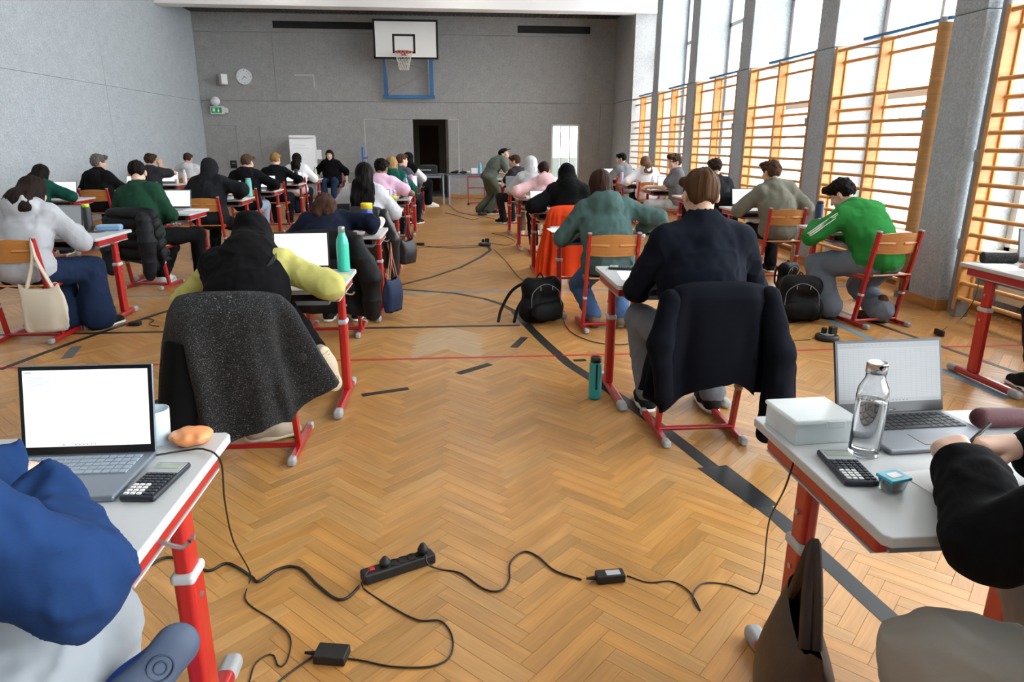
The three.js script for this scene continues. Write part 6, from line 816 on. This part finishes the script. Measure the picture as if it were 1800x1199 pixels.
  solo('plug_connector', rbox(0.12, 0.035, 0.05, 0, 0.018, 0, 0.008).translate(...(() => { const p = atY(739, 431, 0); return [p.x, 0, p.z]; })()), M.rubber, 'black cable connector in the far aisle', 'plug'); solo('plug_connector', rbox(0.03, 0.05, 0.1, 0, 0.026, 0, 0.01).translate(...(() => { const p = atY(1650, 590, 0); return [p.x, 0, p.z]; })()), M.rubber, 'black plug lying beside the dark court line', 'plug');
}
// ---------------------------------------------------------------- back of the hall
{ // basketball backboard with hoop on a blue wall frame
  const Z = ZB + 0.75, a = atZ(654, 33, Z), b = atZ(771, 105, Z), cx = (a.x + b.x) / 2, cy = (a.y + b.y) / 2, w = b.x - a.x, h = a.y - b.y, t = thing('basketball_hoop', 'white basketball backboard with red hoop and net on a blue wall frame', 'hoop', [cx, cy, Z]);
  const bd = part('backboard', rbox(w, h, 0.03, 0, 0, 0, 0.004, 1), M.whiteGloss, t); const edge = (x, y, ww, hh, p, n) => part(n, box(ww, hh, 0.006, x, y, 0.017), M.black, p);
  for (const s of [-1, 1]) { edge(s * (w / 2 - 0.025), 0, 0.05, h, bd, 'black_border'); edge(0, s * (h / 2 - 0.025), w, 0.05, bd, 'black_border'); } const q = [-0.03 * w, -0.13 * h]; for (const s of [-1, 1]) edge(q[0] + s * 0.26, q[1] + 0.02, 0.05, 0.45, bd, 'target_square'); for (const s of [-1, 1]) edge(q[0], q[1] + 0.02 + s * 0.2, 0.57, 0.05, bd, 'target_square');
  const hy = -h / 2 + 0.14, hoop = part('hoop_ring', new THREE.TorusGeometry(0.225, 0.012, 8, 32).rotateX(Math.PI / 2).translate(q[0], hy, 0.28), M.hoop, t, 'red steel ring'); part('hoop_bracket', rbox(0.16, 0.09, 0.06, q[0], hy - 0.02, 0.04), M.hoop, t);
  const net = []; for (let i = 0; i < 14; i++) for (const s of [-1, 1]) { const f = (k, j) => { const aa = (k + s * j * 0.5) / 14 * Math.PI * 2, r = 0.22 - j * 0.024 + (j > 3 ? 0.01 : 0); return V(q[0] + Math.cos(aa) * r, hy - j * 0.085, 0.28 + Math.sin(aa) * r); }; net.push(tube([0, 1, 2, 3, 4, 5].map((j) => f(i, j)), 0.004, 4, 10)); } part('net', mergeGeometries(net), std(0xe2ded2, 0.9), hoop).userData.kind = 'stuff';
  const fb = atZ(700, 170, ZB + 0.1).y - cy; for (const s of [-1, 1]) { part('frame_post', rbox(0.1, -h / 2 + 0.1 - fb, 0.05, s * w * 0.37, (fb - h / 2 + 0.1) / 2, -0.6, 0.006), M.blueFrame, t); part('arm_tube', rod([s * w * 0.32, fb + 0.03, -0.55], [s * w * 0.33, -h / 2 + 0.1, -0.03], 0.022), M.steel, t); part('arm_strut', rod([s * w * 0.40, -h / 2 + 0.05, -0.62], [s * w * 0.36, 0.1, -0.03], 0.02), M.steel, t); part('wall_arm', rbox(0.06, 0.06, 0.72, s * w * 0.37, 0.2, -0.37), M.blueFrame, t); }
  part('frame_base', rbox(w * 0.84, 0.08, 0.06, 0, fb, -0.62), M.blueFrame, t); part('cross_brace', rod([-w * 0.34, fb + 0.1, -0.5], [w * 0.34, -h / 2 - 0.25, -0.4], 0.016), M.steel, t); part('cross_brace', rod([w * 0.34, -h / 2 - 0.2, -0.4], [-w * 0.34, -h / 2 + 0.05, -0.3], 0.016), M.steel, t);
}
{ // clock, loudspeaker, exit sign with globe lamp
  const c = atZ(430, 135, ZB), clk = thing('wall_clock', 'round white wall clock on the grey back wall', 'clock', [c.x, c.y, ZB + 0.03]); part('casing', lathe([[0, -0.03], [0.2, -0.03], [0.2, 0.02], [0.185, 0.025], [0.18, 0.01], [0, 0.01]], 36).rotateX(Math.PI / 2), std(0xd9dadb, 0.4), clk); part('dial', lathe([[0, 0.011], [0.18, 0.011]], 36).rotateX(Math.PI / 2), std(0xe4e6ea, 0.5), clk);
  for (let i = 0; i < 12; i++) { const g = box(i % 3 ? 0.007 : 0.012, 0.025, 0.003, 0, 0.155, 0.013); g.rotateZ(i * Math.PI / 6); part('hour_mark', g, M.dark, clk); } for (const [l, w2, an] of [[0.09, 0.012, -2.2], [0.14, 0.008, 2.45]]) { const g = box(w2, l, 0.003, 0, l / 2 - 0.02, 0.016); g.rotateZ(an); part('hand', g, M.black, clk); }
  const s = atZ(395, 140, ZB), sp = thing('loudspeaker', 'small white loudspeaker on a wall bracket beside the clock', 'speaker', [s.x, s.y, ZB + 0.13], 0.7); part('cabinet', rbox(0.17, 0.26, 0.16, 0, 0, 0, 0.015), std(0xc9cac8, 0.5), sp); part('grille', rbox(0.14, 0.22, 0.01, 0, 0, 0.08, 0.004), std(0xdedfdd, 0.6), sp); part('bracket', rbox(0.05, 0.06, 0.1, -0.02, 0, -0.1), M.dark, sp); const cm = atZ(385, 146, ZB); solo('wall_sensor', rbox(0.07, 0.14, 0.07, 0, 0, 0, 0.01).translate(cm.x, cm.y, ZB + 0.037), std(0x8c8c88, 0.5), 'small grey sensor box beside the loudspeaker', 'sensor');
  const e = atZ(384, 194, ZB), ex = thing('exit_sign', 'green emergency exit sign in white box below a globe lamp', 'sign', [e.x, e.y, ZB + 0.06]); part('box', rbox(0.34, 0.2, 0.1, 0, 0, 0, 0.008), std(0xd5d8d2, 0.5), ex); const et = canvasTex(128, 64, (g, w, h) => { g.fillStyle = '#1d7a45'; g.fillRect(0, 0, w, h); g.fillStyle = '#dff2e4'; g.fillRect(20, 14, 26, 36); g.fillStyle = '#1d7a45'; g.fillRect(26, 20, 14, 30); g.fillStyle = '#dff2e4'; g.beginPath(); g.arc(33, 26, 4, 0, 7); g.fill(); g.fillRect(30, 30, 6, 14); g.fillRect(82, 12, 8, 28); g.beginPath(); g.moveTo(72, 36); g.lineTo(100, 36); g.lineTo(86, 54); g.fill(); }); const pl = new THREE.PlaneGeometry(0.27, 0.14); pl.translate(-0.015, 0, 0.0515); part('exit_symbol', pl, new THREE.MeshStandardMaterial({ map: et, roughness: 0.5, emissive: 0xffffff, emissiveMap: et, emissiveIntensity: 0.3 }), ex); part('side_box', rbox(0.1, 0.13, 0.09, 0.21, 0, 0, 0.008), std(0xd5d8d2, 0.5), ex);
  const g = atZ(382, 182, ZB), gl = thing('globe_lamp', 'unlit white globe wall lamp above the exit sign', 'lamp', [g.x, g.y + 0.05, ZB + 0.13]); part('globe', new THREE.SphereGeometry(0.115, 24, 16), std(0xe2e4ea, 0.35), gl); part('socket', rod([0, 0, -0.1], [0, 0, -0.14], 0.05), M.capGrey, gl);
}
{ // flip chart, teacher in a wheelchair, crutch, back tables
  const f = thing('flip_chart', 'white flip chart on an easel against the back wall', 'flip chart', [-3.92, 0, ZB + 0.55], 0.12), ft = canvasTex(256, 384, (g, w, h) => { g.fillStyle = '#f4f6f9'; g.fillRect(0, 0, w, h); g.strokeStyle = '#c3ccd8'; g.lineWidth = 3; for (const [y, l] of [[60, 120], [90, 150], [150, 90], [200, 110], [260, 70]]) { g.beginPath(); g.moveTo(40, y); g.lineTo(40 + l, y + 3); g.stroke(); } });
  part('board', rbox(0.68, 1.05, 0.03, 0, 1.12, 0, 0.006), M.white, f).rotation.x = -0.1; const pg = new THREE.PlaneGeometry(0.64, 0.95); pg.rotateX(-0.1); pg.translate(0, 1.09, 0.06); part('paper_pad', pg, new THREE.MeshStandardMaterial({ map: ft, roughness: 0.8 }), f); part('top_clamp', rbox(0.66, 0.06, 0.05, 0, 1.63, -0.03), M.whiteGloss, f); for (const [x, z] of [[-0.3, 0.12], [0.3, 0.12], [0, -0.4]]) part('easel_leg', rod([x, 0, z], [x * 0.6, 1.1, -0.04], 0.014), M.steelGrey, f); part('side_sheet', rbox(0.14, 0.24, 0.004, 0.40, 1.18, 0.02, 0.001, 1), M.paper, f);
  const wx = -2.95, wz = -17.3, wc = thing('wheelchair', 'manual wheelchair of the woman in black facing the students', 'wheelchair', [wx, 0, wz], Math.PI);
  for (const s of [-1, 1]) { const wh = part('wheel', new THREE.TorusGeometry(0.29, 0.016, 8, 40).rotateY(Math.PI / 2).translate(s * 0.3, 0.305, 0.08), M.rubber, wc); part('push_rim', new THREE.TorusGeometry(0.26, 0.009, 6, 36).rotateY(Math.PI / 2).translate(s * 0.34, 0.305, 0.08), std(0xe6e6e6, 0.3), wh); const sp = []; for (let i = 0; i < 12; i++) { const a2 = i * Math.PI / 6; sp.push(rod([s * 0.3, 0.305, 0.08], [s * 0.3, 0.305 + Math.sin(a2) * 0.28, 0.08 + Math.cos(a2) * 0.28], 0.003, 0.003, 4)); } part('spokes', mergeGeometries(sp), M.steel, wh); part('hub', rod([s * 0.26, 0.305, 0.08], [s * 0.34, 0.305, 0.08], 0.03), M.dark, wh); part('caster', new THREE.TorusGeometry(0.06, 0.018, 8, 20).rotateY(Math.PI / 2).translate(s * 0.2, 0.078, -0.4), M.rubber, wc); part('frame_tube', tube([[s * 0.22, 0.95, 0.24], [s * 0.22, 0.5, 0.2], [s * 0.22, 0.46, -0.25], [s * 0.2, 0.15, -0.45]], 0.013, 8, 24), M.red, wc); }
  part('seat', rbox(0.44, 0.04, 0.42, 0, 0.45, 0, 0.012), M.dark, wc); part('backrest', rbox(0.42, 0.4, 0.03, 0, 0.72, 0.21, 0.01), M.dark, wc); part('footrest', rbox(0.36, 0.02, 0.14, 0, 0.1, -0.5), M.dark, wc);
  person({ group: PEOPLE, x: wx, z: wz, turn: Math.PI, label: 'person with dark hair, glasses and black top sitting in a wheelchair facing the hall', seat: 0.47, lean: 4, hp: 0, female: true, fat: 1.1, face: true, hair: 'bob', hairColor: 0x1c1513, skin: 'fair', cell: 0.012, top: { color: 0x0d0d0f, kind: 'half', loose: 0.03 }, pants: { color: 0x24344f }, hl: [-0.36, 0.56, -0.02], hr_: [0.3, 0.62, -0.1], hdl: [0, -1, -0.1], pl: [-1, 0, 0.5], fl: [-0.1, 0.11, -0.48], fr: [0.1, 0.11, -0.48], shoe: { color: 0x24304a } });
  const cr = thing('crutch', 'blue forearm crutch leaning on the back wall', 'crutch', [-2.42, 0, ZB + 0.5]); part('shaft', rod([0, 0, 0.0], [0, 0.95, -0.25], 0.012), M.steel, cr); part('forearm_cuff', rod([0, 0.93, -0.25], [0, 1.36, -0.36], 0.026, 0.034, 12), plastic(0x2f5fc0), cr); part('hand_grip', rod([0, 1.08, -0.28], [0.14, 1.09, -0.26], 0.018), plastic(0x2f5fc0), cr); part('rubber_tip', rod([0, 0, 0], [0, 0.04, -0.01], 0.02), M.rubber, cr);
  const bt = (x, w, label) => { const t = thing('folding_table', label, 'table', [x, 0, -17.6]); part('tabletop', rbox(w, 0.03, 0.6, 0, 0.73, 0, 0.006), std(0x5d6672, 0.45), t); for (const sx of [-1, 1]) for (const sz of [-1, 1]) part('leg', rod([sx * (w / 2 - 0.06), 0, sz * 0.26], [sx * (w / 2 - 0.06), 0.72, sz * 0.26], 0.02), std(0x9aa2b4, 0.4), t); part('apron', rbox(w - 0.2, 0.06, 0.02, 0, 0.68, 0.27), std(0x7d8694, 0.5), t); };
  bt(-0.65, 0.9, 'grey folding table carrying the printer before the open door'); bt(0.35, 1.05, 'grey folding table with chargers and snacks against the back wall');
  const TY = 0.746, tz = -17.55, put = (name, x, g, m, label, cat) => solo(name, g.translate(x, TY, tz), m, label, cat);
  const pr = thing('printer', 'black printer with silver tray on the back table', 'printer', [-0.62, TY, tz]); part('printer_body', rbox(0.44, 0.2, 0.34, 0, 0.1, 0, 0.015), M.dark, pr); part('output_tray', rbox(0.26, 0.03, 0.1, -0.06, 0.09, 0.16), M.steel, pr); part('top_panel', rbox(0.3, 0.02, 0.2, 0, 0.205, 0), std(0x3a3c40, 0.4), pr);
  put('charger_pile', 0.02, solid([ell(V(0, 0.03, 0), 0.1, 0.03, 0.06), ell(V(0.06, 0.05, 0.02), 0.05, 0.03, 0.05)], 0.01, { disp: (x, y, z) => noise3(x * 40, y * 40, z * 40) * 0.012 }), M.rubber, 'pile of black chargers on the back table', 'charger'); put('charger_pile', 0.25, solid([ell(V(0, 0.03, 0), 0.11, 0.03, 0.06), cap(V(-0.02, 0.04, 0), V(-0.02, 0.11, 0), 0.01, 0.008)], 0.01, { disp: (x, y, z) => noise3(x * 40, y * 40, z * 40) * 0.01 }), M.rubber, 'black charger with upright plug on the back table', 'charger'); put('paper_box', 0.52, rbox(0.16, 0.13, 0.1, 0, 0.066, 0), M.paper, 'white paper box on the back table', 'box'); put('bread_bag', 0.37, solid([ell(V(0, 0.035, 0), 0.06, 0.035, 0.05)], 0.01), std(0xe0c8a4, 0.7), 'pale bread roll beside the white paper box', 'bread'); bottle({ p: [0.66, TY, tz], h: 0.25, kind: 'sport', color: 0x58b6cc, lid: 0x6cc8dc, label: 'light blue bottle on the back table' }); put('snack_dish', 0.74, rbox(0.18, 0.03, 0.12, 0, 0.016, 0.05, 0.01), std(0xd58ab8, 0.5), 'pink snack dish on the back table', 'dish'); put('face_mask_pack', 0.92, solid([ell(V(-0.05, 0.04, 0), 0.08, 0.036, 0.05), ell(V(0.07, 0.05, 0), 0.06, 0.05, 0.04)], 0.01), std(0x9cd2dc, 0.6), 'crumpled pale blue bag on the back table', 'bag');
  const rf = thing('desk_frame', 'empty red desk frame on castors standing at the back table', 'frame', [0.55, 0, -17.15]); for (const x of [-0.2, 0.2]) { part('post', rod([x, 0.05, 0], [x, 0.7, 0], 0.014), M.red, rf); part('castor', rod([x, 0.03, -0.02], [x, 0.03, 0.02], 0.03, 0.03, 12), M.dark, rf); } for (const y of [0.06, 0.42, 0.69]) part('rail', rod([-0.2, y, 0], [0.2, y, 0], 0.013), M.red, rf);
}
renderer.render(scene, camera);
